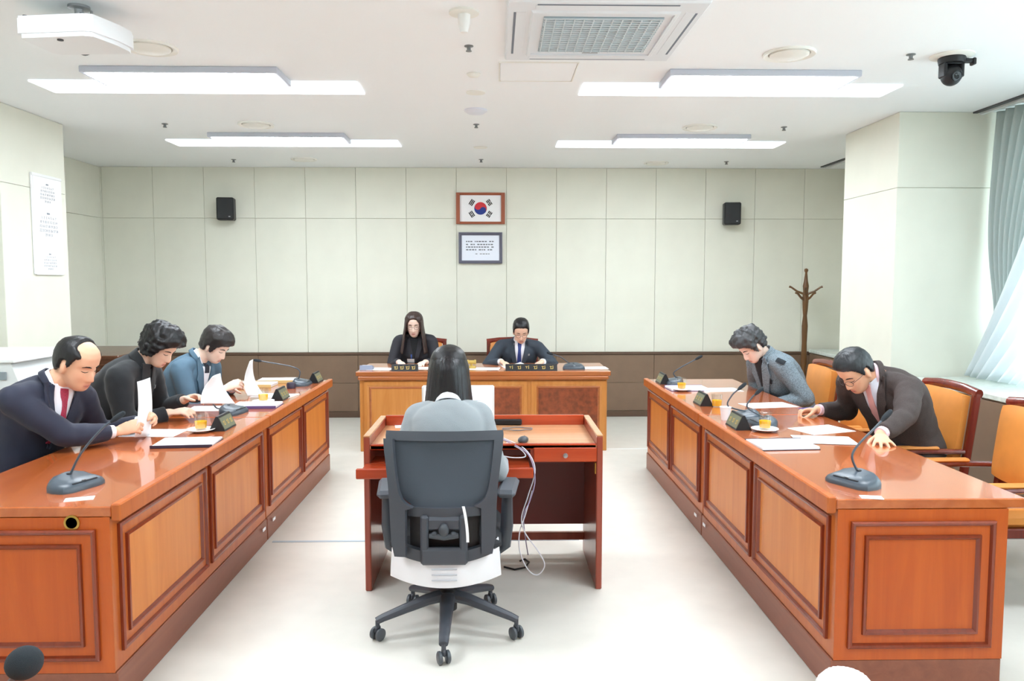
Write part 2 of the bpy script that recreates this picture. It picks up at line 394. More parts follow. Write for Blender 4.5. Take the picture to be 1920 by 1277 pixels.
t = thing('smoke_detector', 'white cone-shaped detector hanging from a round plate at the top of the ceiling', 'detector', at(870, 22, Z=CEIL))
MB().lathe([(.075, 0), (.075, -.01), (.03, -.016), (.03, -.016)], 28).build('plate', m_vent, t)
MB().lathe([(.032, -.01), (.03, -.06), (.018, -.1), (0, -.105)], 24).build('cone', m_white, t)
t = thing('ceiling_sensor', 'small cream ceiling sensor between the detector and the ring speaker', 'sensor', at(888, 138, Z=CEIL))
MB().lathe([(.045, 0), (.045, -.008), (.03, -.02), (0, -.024)], 24).build('body', m_vent, t)
for py, l in ((173, 'on the centre line in the middle of the ceiling'), (276, 'on the centre line near the back wall')):
    t = thing('recessed_spotlight', 'small round recessed spotlight ' + l, 'spotlight', at(892 if py < 200 else 901, py, Z=CEIL), 0, 'recessed spotlights')
    MB().lathe([(.045, 0), (.068, 0), (.068, -.006), (.045, -.004)], 28).build('ring', m_vent, t)
    MB().lathe([(0, -.001), (.046, -.001), (.046, -.003), (0, -.003)], 24).build('lens', mat('vent_gap', (172, 171, 162), .8), t)
t = thing('smoke_detector', 'flat white round smoke detector on the ceiling centre line', 'detector', at(892, 206, Z=CEIL))
MB().lathe([(.09, 0), (.09, -.012), (.06, -.03), (0, -.034)], 30).build('body', mat('detector_white', (226, 230, 240), .4), t)
t = thing('access_panel', 'faint white square access panel in the ceiling beyond the air conditioner', 'panel', (.265, 5.03, CEIL))
MB().box((0, 0, -.003), (.47, .42, .006), .002).build('door', m_ceil, t); MB().mould(-.245, .245, -.22, .22, [(0, 0), (0, -.008), (.008, -.008), (.008, 0)], Matrix.Identity(4)).build('frame', m_vent, t)
# air conditioner cassette
t = thing('air_conditioner', 'white square ceiling air conditioner cassette with grey intake grille', 'air conditioner', (.54, 4.22, CEIL))
m_ac = mat('ac_white', (228, 233, 238), .4)
MB().box((0, 0, -.012), (.97, .97, .024), .008).build('panel', m_ac, t)
MB().mould(-.37, .37, -.37, .37, [(0, -.02), (.012, -.034), (.03, -.034), (.03, -.02)], Matrix.Identity(4)).build('inner_frame', m_ac, t)
for a in range(4):
    MB().box((0, .415, -.022), (.7, .055, .008), .004, Rot(90 * a, 'Z')).build('louver', m_ac, t)
    MB().box((0, .445, -.0245), (.68, .012, .003), 0, Rot(90 * a, 'Z')).build('outlet_slot', mat('slot_shadow', (120, 128, 140), .8), t)
g = MB().box((0, 0, -.026), (.6, .56, .004)).build('grille_backing', mat('grille_dark', (150, 168, 178), .7), t)
for i in range(17): MB().box((0, -.27 + i * .0337, -.031), (.6, .012, .007)).build('grille_slat', mat('grille_slat', (206, 218, 224), .5), t)
for i in range(13): MB().box((-.288 + i * .048, 0, -.033), (.006, .56, .005)).build('grille_slat', mat('grille_slat', (206, 218, 224), .5), t)
MB().box((.0, .315, -.026), (.09, .014, .004), .001).build('badge', m_steel, t)
# projector
t = thing('projector', 'white projector hanging from a short ceiling mount at upper left', 'projector', at(148, 12, Z=CEIL), R(-4))
m_pj = mat('projector_white', (240, 243, 246), .35)
MB().lathe([(.05, 0), (.05, -.012), (.02, -.016), (.02, -.07), (0, -.07)], 20).box((0, 0, -.075), (.09, .07, .03), .006).box((.05, .02, -.05), (.012, .012, .07), .003).build('mount', m_steel, t)
pts = [(-.21, -.15), (.12, -.17), (.16, -.155), (.2, .0), (.205, .1), (.19, .14), (-.19, .14), (-.22, .1), (-.225, -.12)]
MB().prism([(x * .985, y * .985) for x, y in pts], .012, Tr(0, 0, -.102)).prism(pts, .07, Tr(0, 0, -.17)).prism([(x * .94, y * .94) for x, y in pts], .02, Tr(0, 0, -.19)).build('body', m_pj, t)
MB().box((.175, -.08, -.135), (.005, .07, .04), .002, Rot(-14, 'Z')).build('vent_grille', mat('pj_vent', (190, 204, 214), .5), t)
MB().lathe([(.0, 0), (.014, 0), (.014, -.006), (0, -.008)], 16, Tr(-.03, -.11, -.189)).build('sensor', m_dgrey, t)
MB().lathe([(.04, -.02), (.045, 0), (.045, .03), (.036, .034), (0, .02)], 24, Tr(-.08, .14, -.14) @ Rot(-90, 'X')).build('lens', m_dgrey, t)
for x, y in ((-.19, -.12), (.1, -.14)): MB().lathe([(0, 0), (.012, 0), (.012, .012), (0, .012)], 12, Tr(x, y, -.092)).build('foot', m_dgrey, t)
# dome camera
t = thing('ceiling_camera', 'black pan-tilt camera hanging from a white disc at upper right', 'camera', at(1785, 104, Z=CEIL))
MB().lathe([(.12, 0), (.12, -.006), (.1, -.014), (0, -.014)], 36).build('plate', m_vent, t)
MB().lathe([(.072, -.012), (.076, -.02), (.07, -.05), (0, -.05)], 32).box((.09, .0, -.03), (.09, .03, .025), .005).box((.128, 0, -.035), (.02, .045, .04), .005).build('base', m_black, t)
MB().box((-.05, 0, -.085), (.022, .07, .09), .006).box((.05, 0, -.085), (.022, .07, .09), .006).box((0, 0, -.048), (.12, .07, .016), .004).build('yoke', m_black, t)
h = MB().ball((0, 0, -.115), (.058, .06, .062), 24, 16).build('camera_head', m_black, t)
MB().lathe([(0, .0), (.03, .0), (.032, .012), (.024, .014), (0, .008)], 20, Tr(0, -.05, -.13) @ Rot(100, 'X')).build('lens', mat('lens_glass', (14, 16, 22), .1), h)
# ------------------------------------------------------------ things on the walls
m_mesh = mat('speaker_mesh', (40, 42, 44), .7)
def wall_speaker(px, py, label, rz):
    p = at(px, py, Y=9.03); t = thing('wall_speaker', label, 'speaker', p, rz, 'wall speakers')
    MB().box((0, 0, 0), (.19, .14, .255), .012).build('cabinet', m_black, t)
    MB().box((0, -.072, 0), (.165, .008, .225), .004).build('grille', m_mesh, t)
    MB().box((0, .09, 0), (.05, .07, .08), .004).build('bracket', m_dgrey, t)
    MB().box((.05, -.077, -.09), (.02, .003, .01)).build('badge', m_steel, t)
wall_speaker(424, 392, 'small black speaker on the back wall at left', R(7)); wall_speaker(1372, 401, 'small black speaker on the back wall at right', R(-7))
# flag
p = at(901, 391, Y=BACK - .01); t = thing('framed_flag', 'framed flag with red and blue disc and black bars on the back wall', 'picture', p)
m_ffr = mat('flag_frame_wood', (160, 88, 60), .45)
ff = [(0, 0), (0, .025), (.02, .03), (.03, .02), (.03, 0)]
F = basis((1, 0, 0), (0, 0, 1), (0, -1, 0))
W, H = .285, .182
MB().mould(-W, W, -H, H, [(0, 0), (0, .026), (.012, .03), (.028, .018), (.03, .004)], F).build('frame', m_ffr, t)
for sx in (-1, 1): MB().box((sx * (W - .022), -.024, 0), (.044, .02, 2 * H - .012), .004).build('side_bar', m_ffr, t)
MB().box((0, -.008, 0), (2 * W - .05, .006, 2 * H - .05)).build('flag_sheet', m_paper, t)
m_red = mat('flag_red', (205, 46, 58), .6); m_blue = mat('flag_blue', (30, 55, 140), .6); m_blk = mat('flag_black', (20, 20, 20), .6)
r0 = .073; th = R(-33.7); FT = F @ Tr(0, 0, .0125) @ Rot(-33.7, 'Z')
def arc(c, r, a0, a1, n=20): return [(c + r * math.cos(a0 + (a1 - a0) * i / n), r * math.sin(a0 + (a1 - a0) * i / n)) for i in range(n + 1)]
red = arc(0, r0, 0, PI, 28) + arc(-r0 / 2, r0 / 2, PI, 2 * PI)[1:] + arc(r0 / 2, r0 / 2, PI, 0)[1:-1]
blu = [(-x_, -y_) for x_, y_ in red]
def polymesh(poly, d, M, name, m, par):
    b = bmesh.new(); vs = [b.verts.new(M @ Vector((x_, y_, d))) for x_, y_ in poly]; b.faces.new(vs); bmesh.ops.triangulate(b, faces=b.faces)
    me = bpy.data.meshes.new(name); b.to_mesh(me); b.free(); me.materials.append(m); return link(name, me, par, smooth=False)
polymesh(red, .0008, FT, 'red_half', m_red, t); polymesh(blu, .0006, FT, 'blue_half', m_blue, t)
for (sx, sz, pat) in ((-1, 1, (1, 1, 1)), (1, -1, (0, 0, 0)), (1, 1, (0, 1, 0)), (-1, -1, (1, 0, 1))):
    a = math.atan2(sz * 2, sx * 3); c = Vector((.122 * math.cos(a), .122 * math.sin(a)))
    for k in range(3):
        M = F @ Tr(c.x, c.y, .0125) @ Matrix.Rotation(a, 4, 'Z') @ Tr((k - 1) * .0175, 0, 0)
        for seg in ((0, .07),) if pat[k] else ((-.019, .032), (.019, .032)):
            MB().box((0, seg[0], .0005), (.012, seg[1], .001), 0, M).build('trigram_bar', m_blk, t)
# framed document
p = at(901, 465, Y=BACK - .01); t = thing('framed_document', 'dark grey framed document with lines of text under the flag', 'picture', p)
W, H = .256, .182
MB().mould(-W, W, -H, H, [(0, 0), (0, .026), (.01, .03), (.034, .02), (.036, .004)], F).build('frame', mat('doc_frame', (92, 92, 108), .4), t)
MB().box((0, -.008, 0), (2 * W - .06, .006, 2 * H - .06)).build('document_sheet', mat('doc_paper', (236, 241, 252), .5), t)
rnd = random.Random(3)
for (z, xs, xe) in ((.075, -.17, .15), (.04, -.17, .16), (.01, -.17, .16), (-.022, -.17, .16), (-.07, -.06, .09)):
    x = xs; mb = MB()
    while x < xe:
        d = rnd.uniform(.012, .03)
        if x > xs + .02 or True: mb.box((x + d / 2, -.0115, z), (d, .001, .013 if z != -.07 else .008))
        x += d + .008 + (.02 if rnd.random() < .18 else 0)
    mb.build('text_line', m_ink, t)
# calendar on the left pier
t = thing('wall_calendar', 'tall white three-month calendar hanging on the left pier', 'calendar', (-3.672, 6.2, 1.6))
ca = at(58, 322, X=-3.665); cb = at(122, 518, X=-3.665); za = at(58, 322, X=-3.665).z; zb = at(66, 514, X=-3.665).z
Wc = cb.y - ca.y; Hc = za - zb; t.location = (-3.678, (ca.y + cb.y) / 2, (za + zb) / 2)
FC = basis((0, 1, 0), (0, 0, 1), (1, 0, 0))
MB().box((.006, 0, 0), (.012, Wc, Hc), .002).build('backing_board', m_paper, t)
MB().box((.012, 0, Hc / 2 - .012), (.016, Wc, .024), .004).build('top_binding', m_white, t)
rows = ' 1  2  3  4  5  6  7\n 8  9 10 11 12 13 14\n15 16 17 18 19 20 21\n22 23 24 25 26 27 28\n29 30 31'
for zc, k in ((Hc * .33, .8), (Hc * .02, 1.0), (-Hc * .36, .7)):
    MB().box((.013, 0, zc), (.003, Wc - .03, Hc * .29), .001).build('month_page', m_paper, t)
    mb = MB(); dx = (Wc - .07) / 6
    text_mesh('dates', rows, .03 * k, mat('pale_ink', (150, 154, 162), .8), t, Tr(.0155, 0, zc + .03 * k) @ FC, ls=1.15)
    MB().box((.0152, 0, zc + .075 * k), (.0012, .04 * k, .014 * k)).build('month_title', mat('pale_ink', (150, 154, 162), .8), t)
MB().box((.0125, .0, -Hc / 2 + .04), (.002, Wc * .7, .02)).build('footer_print', mat('pale_blue_ink', (168, 180, 210), .8), t)
# coat stand in the far right corner
p = at(1508, 640, Y=8.85); m_cw = wood('coat_stand_wood', (92, 62, 34), (120, 84, 48), 'Z', .4, .2)
t = thing('coat_stand', 'dark brown wooden coat stand with curved pegs in the far right corner', 'coat stand', (p.x, 8.85, 0))
ztop = at(1503, 503, Y=8.85).z
MB().lathe([(.0, .3), (.034, .3), (.03, .55), (.024, .6), (.034, .68), (.028, .9), (.034, 1.1), (.022, 1.22), (.03, 1.3), (.036, 1.42), (.028, 1.5), (.034, 1.56), (.022, 1.62), (.012, ztop - .05), (.022, ztop - .03), (.02, ztop - .008), (0, ztop)], 20).build('pole', m_cw, t)
for k in range(8):
    a = R(22 + 45 * k); hi = k % 2; L = .155 if hi else .12; z = 1.47 if hi else 1.4
    d = Vector((math.cos(a), math.sin(a), 0))
    MB().tube([d * .02 + Vector((0, 0, z)), d * L * .6 + Vector((0, 0, z + .03)), d * L + Vector((0, 0, z + .075)), d * (L + .025) + Vector((0, 0, z + .085))], [.014, .012, .011, .014], 10).build('peg', m_cw, t)
for k in range(4):
    a = R(45 + 90 * k); d = Vector((math.cos(a), math.sin(a), 0))
    MB().tube([d * .02 + Vector((0, 0, .42)), d * .1 + Vector((0, 0, .3)), d * .17 + Vector((0, 0, .08)), d * .24 + Vector((0, 0, .018))], [.02, .02, .018, .016], 10).build('leg', m_cw, t)
# ============================================================ FURNITURE
w_panel = wood('table_panel_wood', (198, 112, 44), (216, 134, 62), 'Z', .38, .08, 7)
w_frame = wood('table_frame_wood', (172, 82, 30), (192, 104, 44), 'Z', .34, .15, 9)
w_mould = wood('table_moulding_wood', (116, 44, 22), (140, 58, 30), 'Z', .3, .4, 12)
w_top = wood('table_top_wood', (172, 84, 36), (196, 108, 56), 'Y', .22, .9, 5)
w_plinth = wood('table_plinth_wood', (128, 72, 52), (146, 86, 62), 'Y', .4, .2, 9)
w_end = wood('table_end_wood', (178, 76, 18), (198, 94, 28), 'Z', .36, .1, 7)
OUT = [(0, 0), (0, .012), (.006, .017), (.014, .014), (.02, .003)]; INN = [(0, .003), (.002, .013), (.01, .015), (.02, .002)]
def panelled(t, u0, u1, v0, v1, M, mp, mr):
    MB().mould(u0, u1, v0, v1, OUT, M).build('outer_moulding', w_mould, t)
    MB().mould(u0 + .02, u1 - .02, v0 + .02, v1 - .02, [(0, 0), (0, .003), (.036, .003), (.036, 0)], M).build('panel_border', mr, t)
    MB().mould(u0 + .054, u1 - .054, v0 + .054, v1 - .054, INN, M).build('inner_moulding', w_mould, t)
    MB().mould(u0 + .073, u1 - .073, v0 + .073, v1 - .073, [(0, 0), (0, .0025)], M, True).build('panel', mp, t)
TZ = .775
def table_unit(label, s, xf, y0, y1, near_end, hole=False):
    t = thing('conference_table', label, 'table', (xf, (y0 + y1) / 2, 0), 0, 'long wooden conference tables'); L = y1 - y0; h = L / 2
    b = MB().box((s * .04, 0, .4375), (.04, L - .004, .595), .003)
    for e in (-1, 1): b.box((s * .3675, e * (h - .022), .4375), (.625, .04, .59), 0)
    b.box((s * .36, 0, .722), (.6, L - .06, .02))
    b.build('carcass', w_frame, t)
    b = MB().box((s * .037, 0, .07), (.05, L - .004, .14), .004)
    for e in (-1, 1): b.box((s * .3675, e * (h - .022), .07), (.62, .04, .135), 0)
    b.build('plinth', w_plinth, t)
    MB().box((s * .3812, 0, .755), (.733, L - .002 + (.0 if not near_end else 0), .04), .004).build('table_top', w_top, t)
    MB().box((s * -.003, 0, .752), (.036, L - .002, .066), .005).build('edge_lip', w_frame, t)
    M = basis((0, 1, 0), (0, 0, 1), (-s, 0, 0), (s * .02, 0, 0))
    g = .055
    panelled(t, -h + g, -g * .45, .2, .695, M, w_panel, w_frame); panelled(t, g * .45, h - g, .2, .695, M, w_panel, w_frame)
    MB().box((s * .0, h - .1 if near_end else -h + .1, .105), (.004, .05, .018), .001).build('number_sticker', m_paper, t)
    if near_end:
        ME = basis((1, 0, 0), (0, 0, 1), (0, -1, 0), (s * .35 - .33, -h + .002, 0))
        MB().mould(0, .66, .14, .735, [(0, 0), (0, .002)], ME, True).build('end_board', w_end, t)
        panelled(t, .05, .61, .19, .69, ME @ Tr(0, 0, .002), w_end, w_end)
    if hole:
        hx = -1.566 - xf
        HM = Tr(hx, -h + .002, .716) @ Rot(90, 'X')
        MB().lathe([(.021, 0), (.029, 0), (.029, .006), (.021, .007), (.021, 0)], 28, HM).build('grommet_ring', m_brass, t)
        MB().lathe([(0, .0035), (.0215, .0035)], 24, HM).build('grommet_hole', mat('hole_dark', (14, 10, 8), .9), t)
    return t
table_unit('near right wooden conference table with panelled end facing the camera', 1, 1.285, 2.87, 4.76, True)
table_unit('far right wooden conference table towards the back wall', 1, 1.285, 4.77, 6.56, False)
table_unit('near left wooden conference table with brass cable hole in its end', -1, -1.41, 2.83, 4.73, True, True)
table_unit('far left wooden conference table towards the back wall', -1, -1.41, 4.74, 6.56, False)
# dais desk
w_oak = wood('oak_wood', (188, 118, 52), (208, 142, 74), 'Z', .4, .15, 7); w_oakx = wood('oak_top_wood', (160, 92, 50), (184, 112, 66), 'X', .25, .4, 7)
w_burl = mat('burl_inset', (132, 66, 36), .4, var=.16, vscale=22)
t = thing('presiding_desk', 'wide oak front desk with burl panels before the back wall', 'desk', (-.117, 7.25, 0))
b = MB().box((0, .035, .36), (2.34, .03, .72), .004)
for e in (-1, 0, 1): b.box((e * 1.154, .375, .358), (.028, .65, .712), 0)
b.build('carcass', w_oak, t)
MB().box((0, .36, .745), (2.4, .76, .045), .006).build('desk_top', w_oakx, t)
MB().box((0, .0, .705), (2.36, .05, .035), .008).build('cornice', w_oakx, t)
M = basis((1, 0, 0), (0, 0, 1), (0, -1, 0), (0, .02, 0))
def opan(u0, u1, m):
    MB().mould(u0, u1, .06, .67, [(0, 0), (0, .012), (.03, .014), (.045, .004), (.05, .004)], M).build('panel_frame', w_oak, t)
    MB().mould(u0 + .05, u1 - .05, .11, .62, [(0, .004), (.012, .012), (.022, .001)], M).build('moulding', w_oakx, t)
    MB().mould(u0 + .07, u1 - .07, .13, .6, [(0, 0), (0, .003)], M, True).build('panel', m, t)
opan(-1.13, -.37, w_oak); opan(-.33, .41, w_burl); opan(.45, 1.15, w_burl)
# recorder's desk
w_red = wood('red_wood', (168, 58, 30), (192, 78, 42), 'X', .25, .4, 8); w_redz = wood('red_wood_side', (140, 62, 46), (160, 78, 58), 'Z', .3, .3, 8)
w_tan = wood('desk_surface_wood', (196, 142, 100), (212, 160, 118), 'X', .25, .3, 7)
DX, DY = -.065, 3.93
t = thing('recorder_desk', 'small reddish wooden desk with raised rim in the middle of the room', 'desk', (DX, DY, 0)); hw = .615
for sx in (-1, 1):
    MB().box((sx * (hw - .016), .295, .405), (.032, .6, .81), .005).build('side_panel', w_redz, t)
    MB().box((sx * (hw - .016), .295, .814), (.034, .6, .01), .003).build('side_cap', w_tan, t)
MB().box((0, .29, .755), (2 * hw - .064, .58, .02), .002).build('desk_top', w_tan, t)
MB().box((0, .012, .757), (2 * hw - .064, .024, .03), .004).build('front_edge', w_red, t)
MB().box((0, .583, .785), (2 * hw - .064, .024, .075), .004).build('back_rim', w_red, t)
MB().box((0, .545, .465), (2 * hw - .064, .02, .57)).build('modesty_panel', mat('modesty_red', (112, 46, 40), .45), t)
MB().box((0, .535, .11), (2 * hw - .064, .03, .045), .003).build('stretcher', w_redz, t)
d = MB().box((.42, .0, .715), (.325, .02, .075), .004).build('drawer_front', w_red, t)
MB().box((.42, .26, .71), (.32, .5, .06)).build('drawer_box', w_redz, d)
MB().lathe([(0, 0), (.008, 0), (.007, .01), (.013, .016), (.012, .022), (0, .024)], 16, Tr(.42, -.01, .715) @ Rot(90, 'X')).build('knob', m_steel, d)
MB().box((.25, .28, .715), (.016, .55, .07)).build('divider', w_redz, t)
k = MB().box((-.185, -.03, .665), (.84, .4, .018), .002).box((-.185, -.222, .675), (.86, .022, .05), .004).build('keyboard_tray', w_red, t)
MB().box((hw - .036, .02, .64), (.008, .03, .06), .002).build('hinge', m_brass, t)
# orange chairs
m_or = mat('orange_leather', (218, 140, 66), .42, spec=.45, var=.03, vscale=9, bump=.04); m_cf = wood('chair_frame_wood', (92, 26, 18), (122, 42, 28), 'Z', .25, .5, 10)
def make_chair(label):
    t = thing('armchair', label, 'chair', (0, 0, 0), 0, 'orange leather armchairs')
    MB().box((0, .02, .455), (.5, .5, .09), .03).build('seat', m_or, t)
    MB().box((0, .02, .395), (.52, .5, .05), .006).build('seat_rail', m_cf, t)
    A = Tr(0, -.235, .5) @ Rot(7, 'X')
    b = MB()
    def bk(u, v):
        xx = (u - .5) * .47; zz = .06 + v * .375
        bul = .022 * (1 - (2 * u - 1) ** 4) * (1 - (2 * v - 1) ** 4)
        return (xx, .018 + bul, zz)
    b.sheet(bk, 16, 14, .05, A); b.build('backrest', m_or, t)
    for sx in (-1, 1):
        MB().box((sx * .262, 0, .21), (.042, .045, .52), .01, A).build('back_post', m_cf, t)
        MB().box((sx * .25, -.22, .225), (.042, .042, .45), .008).build('leg', m_cf, t)
        MB().box((sx * .265, .25, .3), (.04, .04, .6), .008).build('leg', m_cf, t)
        MB().tube([(sx * .268, -.22, .61), (sx * .272, 0, .615), (sx * .272, .2, .61), (sx * .27, .28, .59)], [.022, .026, .026, .02], 10, flat=.7).build('armrest', m_cf, t)
        MB().box((sx * .272, .06, .634), (.05, .26, .022), .01).build('arm_pad', m_or, t)
    MB().tube([(-.283, 0, .455), (-.14, -.002, .472), (0, -.003, .476), (.14, -.002, .472), (.283, 0, .455)], .024, 10, A, flat=1.2).build('top_rail', m_cf, t)
    MB().box((0, 0, .03), (.5, .03, .05), .006, A).build('lower_rail', m_cf, t)
    return t
ch0 = make_chair('empty orange leather armchair with dark red frame at the right picture edge'); ch0.location = (2.51, 3.84, 0); ch0.rotation_euler.z = R(90)
def chair(x, y, rz, label): dup(ch0, (x, y, 0), R(rz), label)
chair(2.52, 4.69, 90, 'orange leather armchair behind the man in the brown jacket')
chair(2.36, 5.33, 92, 'orange armchair mostly hidden between the brown-jacketed man and the grey-jacketed woman')
chair(2.3, 5.95, 88, 'orange leather armchair behind the woman in the grey tweed jacket')
chair(-2.46, 3.88, -90, 'orange armchair behind the balding man in the navy suit')
chair(-2.42, 4.72, -91, 'orange armchair behind the woman in black')
chair(-2.42, 5.5, -88, 'orange armchair behind the woman in the blue-grey jacket')
chair(-.83, 8.25, 180, 'armchair behind the long-haired woman at the front desk'); chair(.18, 8.25, 180, 'armchair behind the man in the blue tie at the front desk')
# cabinets at the left wall
w_cab = wood('cabinet_wood', (148, 78, 34), (178, 102, 50), 'Y', .35, .3, 8); w_cabd = wood('cabinet_dark_wood', (86, 50, 32), (108, 66, 44), 'Y', .35, .3, 8)
def cabinet(label, x0, x1, y0, y1, h, m):
    t = thing('low_cabinet', label, 'cabinet', ((x0 + x1) / 2, (y0 + y1) / 2, 0)); W = x1 - x0; D = y1 - y0
    MB().box((0, 0, h / 2 - .015), (W - .03, D - .03, h - .03), .003).build('body', m, t)
    MB().box((0, 0, h - .02), (W, D, .04), .008).build('top', m if m is w_cab else w_cabd, t)
    n = 2
    for i in range(n):
        d = MB().box((W / 2 - .008, -D / 2 + .02 + (D - .04) * (i + .5) / n, h / 2 - .03), (.022, (D - .04) / n - .01, h - .2), .005).build('door', m, t)
        MB().box((W / 2 + .01, -D / 2 + .02 + (D - .04) * (i + .5) / n + (.03 if i == 0 else -.03) * 1, h * .62), (.016, .012, .1), .004).build('handle', m_brass, d)
    for i in range(3): MB().box((0, -D / 2 + .008, h - .09 - i * .045), (W - .04, .02, .022), .006).build('rail', m, t)
    return t
cabinet('orange-brown low cabinet under the pale machine at the left edge', -3.62, -2.9, 4.7, 5.75, .86, w_cab)
cabinet('dark brown low cabinet in the far left recess', -4.5, -3.52, 7.25, 8.4, .92, w_cabd)
t = thing('office_machine', 'pale office machine with grey sloping panel on the cabinet at left', 'machine', (-3.22, 5.2, .86))
MB().prism([(-.36, 0), (.34, 0), (.25, .25), (-.36, .25)], .86, basis((1, 0, 0), (0, 0, 1), (0, 1, 0), (0, -.43, 0))).build('body', mat('machine_white', (226, 230, 230), .4), t)
MB().box((-.045, 0, .262), (.66, .9, .026), .006).build('lid', m_white, t)
MB().box((-.1, -.436, .125), (.4, .012, .2), .004).build('grey_panel', mat('machine_grey', (158, 168, 172), .4), t)
MB().box((.2, -.436, .17), (.05, .008, .05), .002).build('label_plate', mat('machine_label', (140, 150, 156), .5), t)
# witness desk below the picture edge that carries the near microphone
t = thing('near_desk', 'wooden desk just below the picture, in front of the photographer', 'desk', (.1, 1.12, 0))
MB().box((0, 0, .755), (3.2, .7, .04), .005).build('desk_top', w_top, t)
for sx in (-1, 1): MB().box((sx * 1.55, 0, .3675), (.04, .62, .735), .004).build('side_panel', w_end, t)
MB().box((0, .2, .42), (3.06, .02, .6)).build('modesty_panel', w_end, t)
# ------------------------------------------------------------ office chair (seen from behind)
OC = thing('office_chair', 'black mesh-back office chair on castors with white rear seat shell', 'chair', (-.222, 3.475, 0))
m_of = mat('chair_black', (66, 70, 78), .42); m_om = mat('chair_mesh', (66, 74, 84), .75, bump=.5, bscale=900)
m_cas = mat('castor_grey', (78, 84, 90), .4); m_shell = mat('seat_shell_white', (236, 236, 240), .45)
for k in range(5):
    a = R(-90 + 72 * k); d = Vector((math.cos(a), math.sin(a), 0)); MR = Matrix.Rotation(a, 4, 'Z')
    lg = MB().tube([(.03, 0, .165), (.1, 0, .155), (.2, 0, .128), (.3, 0, .1), (.332, 0, .088)], [.036, .032, .027, .022, .02], 10, MR, flat=.8).build('base_leg', m_of, OC)
    wob = R(-90 + 72 * k + (20, -38, 60, -50, 35)[k])
    CMx = Tr(*(d * .327)) @ Matrix.Rotation(wob, 4, 'Z')
    c = MB().lathe([(0, .058), (.01, .058), (.01, .09), (0, .09)], 10, CMx).box((0, 0, .05), (.034, .016, .03), .006, CMx).build('castor', m_of, OC)
    for sy in (-1, 1):
        MB().lathe([(0, -.009), (.022, -.009), (.028, -.005), (.028, .005), (.022, .009), (0, .009)], 20, CMx @ Tr(.0, sy * .018, .029) @ Rot(90, 'X')).build('wheel', m_cas, c)
MB().lathe([(0, .1), (.04, .1), (.042, .19), (.03, .2), (.03, .3), (.022, .31), (.022, .39), (0, .39)], 20).build('gas_column', m_black, OC)
MB().box((0, .02, .385), (.2, .28, .06), .02).box((0, -.1, .37), (.1, .14, .05), .02).box((0, .02, .37), (.36, .05, .03), .008).build('mechanism', m_black, OC)
MB().tube([(-.1, .02, .37), (-.17, -.02, .34), (-.2, -.05, .32)], [.008, .008, .012], 8).tube([(-.2, -.05, .32), (-.215, -.06, .29), (-.2, -.07, .26)], [.012, .01, .005], 8).build('lever', m_black, OC)
MB().tube([(.1, .02, .375), (.22, -.03, .36)], .007, 8).lathe([(0, 0), (.018, .004), (.022, .02), (.016, .038), (0, .042)], 16, Tr(.2, -.03, .362) @ Rot(90, 'Y')).build('knob', mat('knob_bluegrey', (108, 128, 144), .4), OC)
MB().box((0, .06, .455), (.49, .48, .075), .03).build('seat_cushion', mat('seat_fabric', (44, 46, 50), .9, bump=.3, bscale=500), OC)
# white shell behind and below the seat
def shl(u, v):
    a = (u - .5) * 2; xx = a * (.232 + .012 * (1 - v)); yy = -.235 + .085 * a * a - .012 * math.sin(v * PI)
    zt = .43 + .055 * abs(a) ** 2.2; zb = .29 + .025 * a * a
    return (xx, yy, zb + (zt - zb) * v)
sh = MB().sheet(shl, 28, 8, .012).build('seat_shell', m_shell, OC)
for i in range(3): MB().box((0, -.2505, .33 + i * .024), (.11, .004, .006), .002).build('vent_slot', mat('slot_grey', (196, 198, 206), .6), sh)
# back: outline given as half widths per height
BT = Tr(0, -.2, 0)
zs = np.array([.40, .44, .5, .58, .66, .74, .82, .90, .945, .965]); ow = np.array([.165, .205, .218, .222, .224, .23, .24, .251, .254, .252])
zo = np.array([.64, .655, .68, .72, .78, .86, .915, .93]); iw = np.array([.09, .14, .172, .188, .198, .208, .213, .213])
def yb(x, z): return -.05 + .03 * (x / .25) ** 2 + .05 * ((z - .62) / .34) ** 2 * (1 if z > .62 else -.3)
def strip(mb, zlist, fi, fo, th):
    for sx in (-1, 1):
        def fn(u, v):
            z = zlist[0] + (zlist[-1] - zlist[0]) * v; a = fi(z); b = fo(z); x = a + (b - a) * u
            return (sx * x, yb(x, z), z)
        mb.sheet(fn, 4, 26, th, BT)
fo = lambda z: float(np.interp(z, zs, ow)); fi = lambda z: float(np.interp(z, zo, iw)) if z > .64 else .155
mbk = MB(); strip(mbk, (.64, .93), fi, fo, .03)
mbk.sheet(lambda u, v: ((u - .5) * 2 * fo(.925 + .04 * v), yb((u - .5) * 2 * .25, .925 + .04 * v), .925 + .04 * v), 20, 4, .034, BT)
strip(mbk, (.44, .66), lambda z: .158, fo, .03)
mbk.build('back_frame', m_of, OC)
MB().sheet(lambda u, v: ((u - .5) * 2 * (fi(.64 + .29 * v) + .004), yb((u - .5) * .4, .64 + .29 * v) + .012 + .02 * math.sin(PI * u) * math.sin(PI * v), .64 + .29 * v), 24, 20, .004, BT).build('mesh_back', m_om, OC)
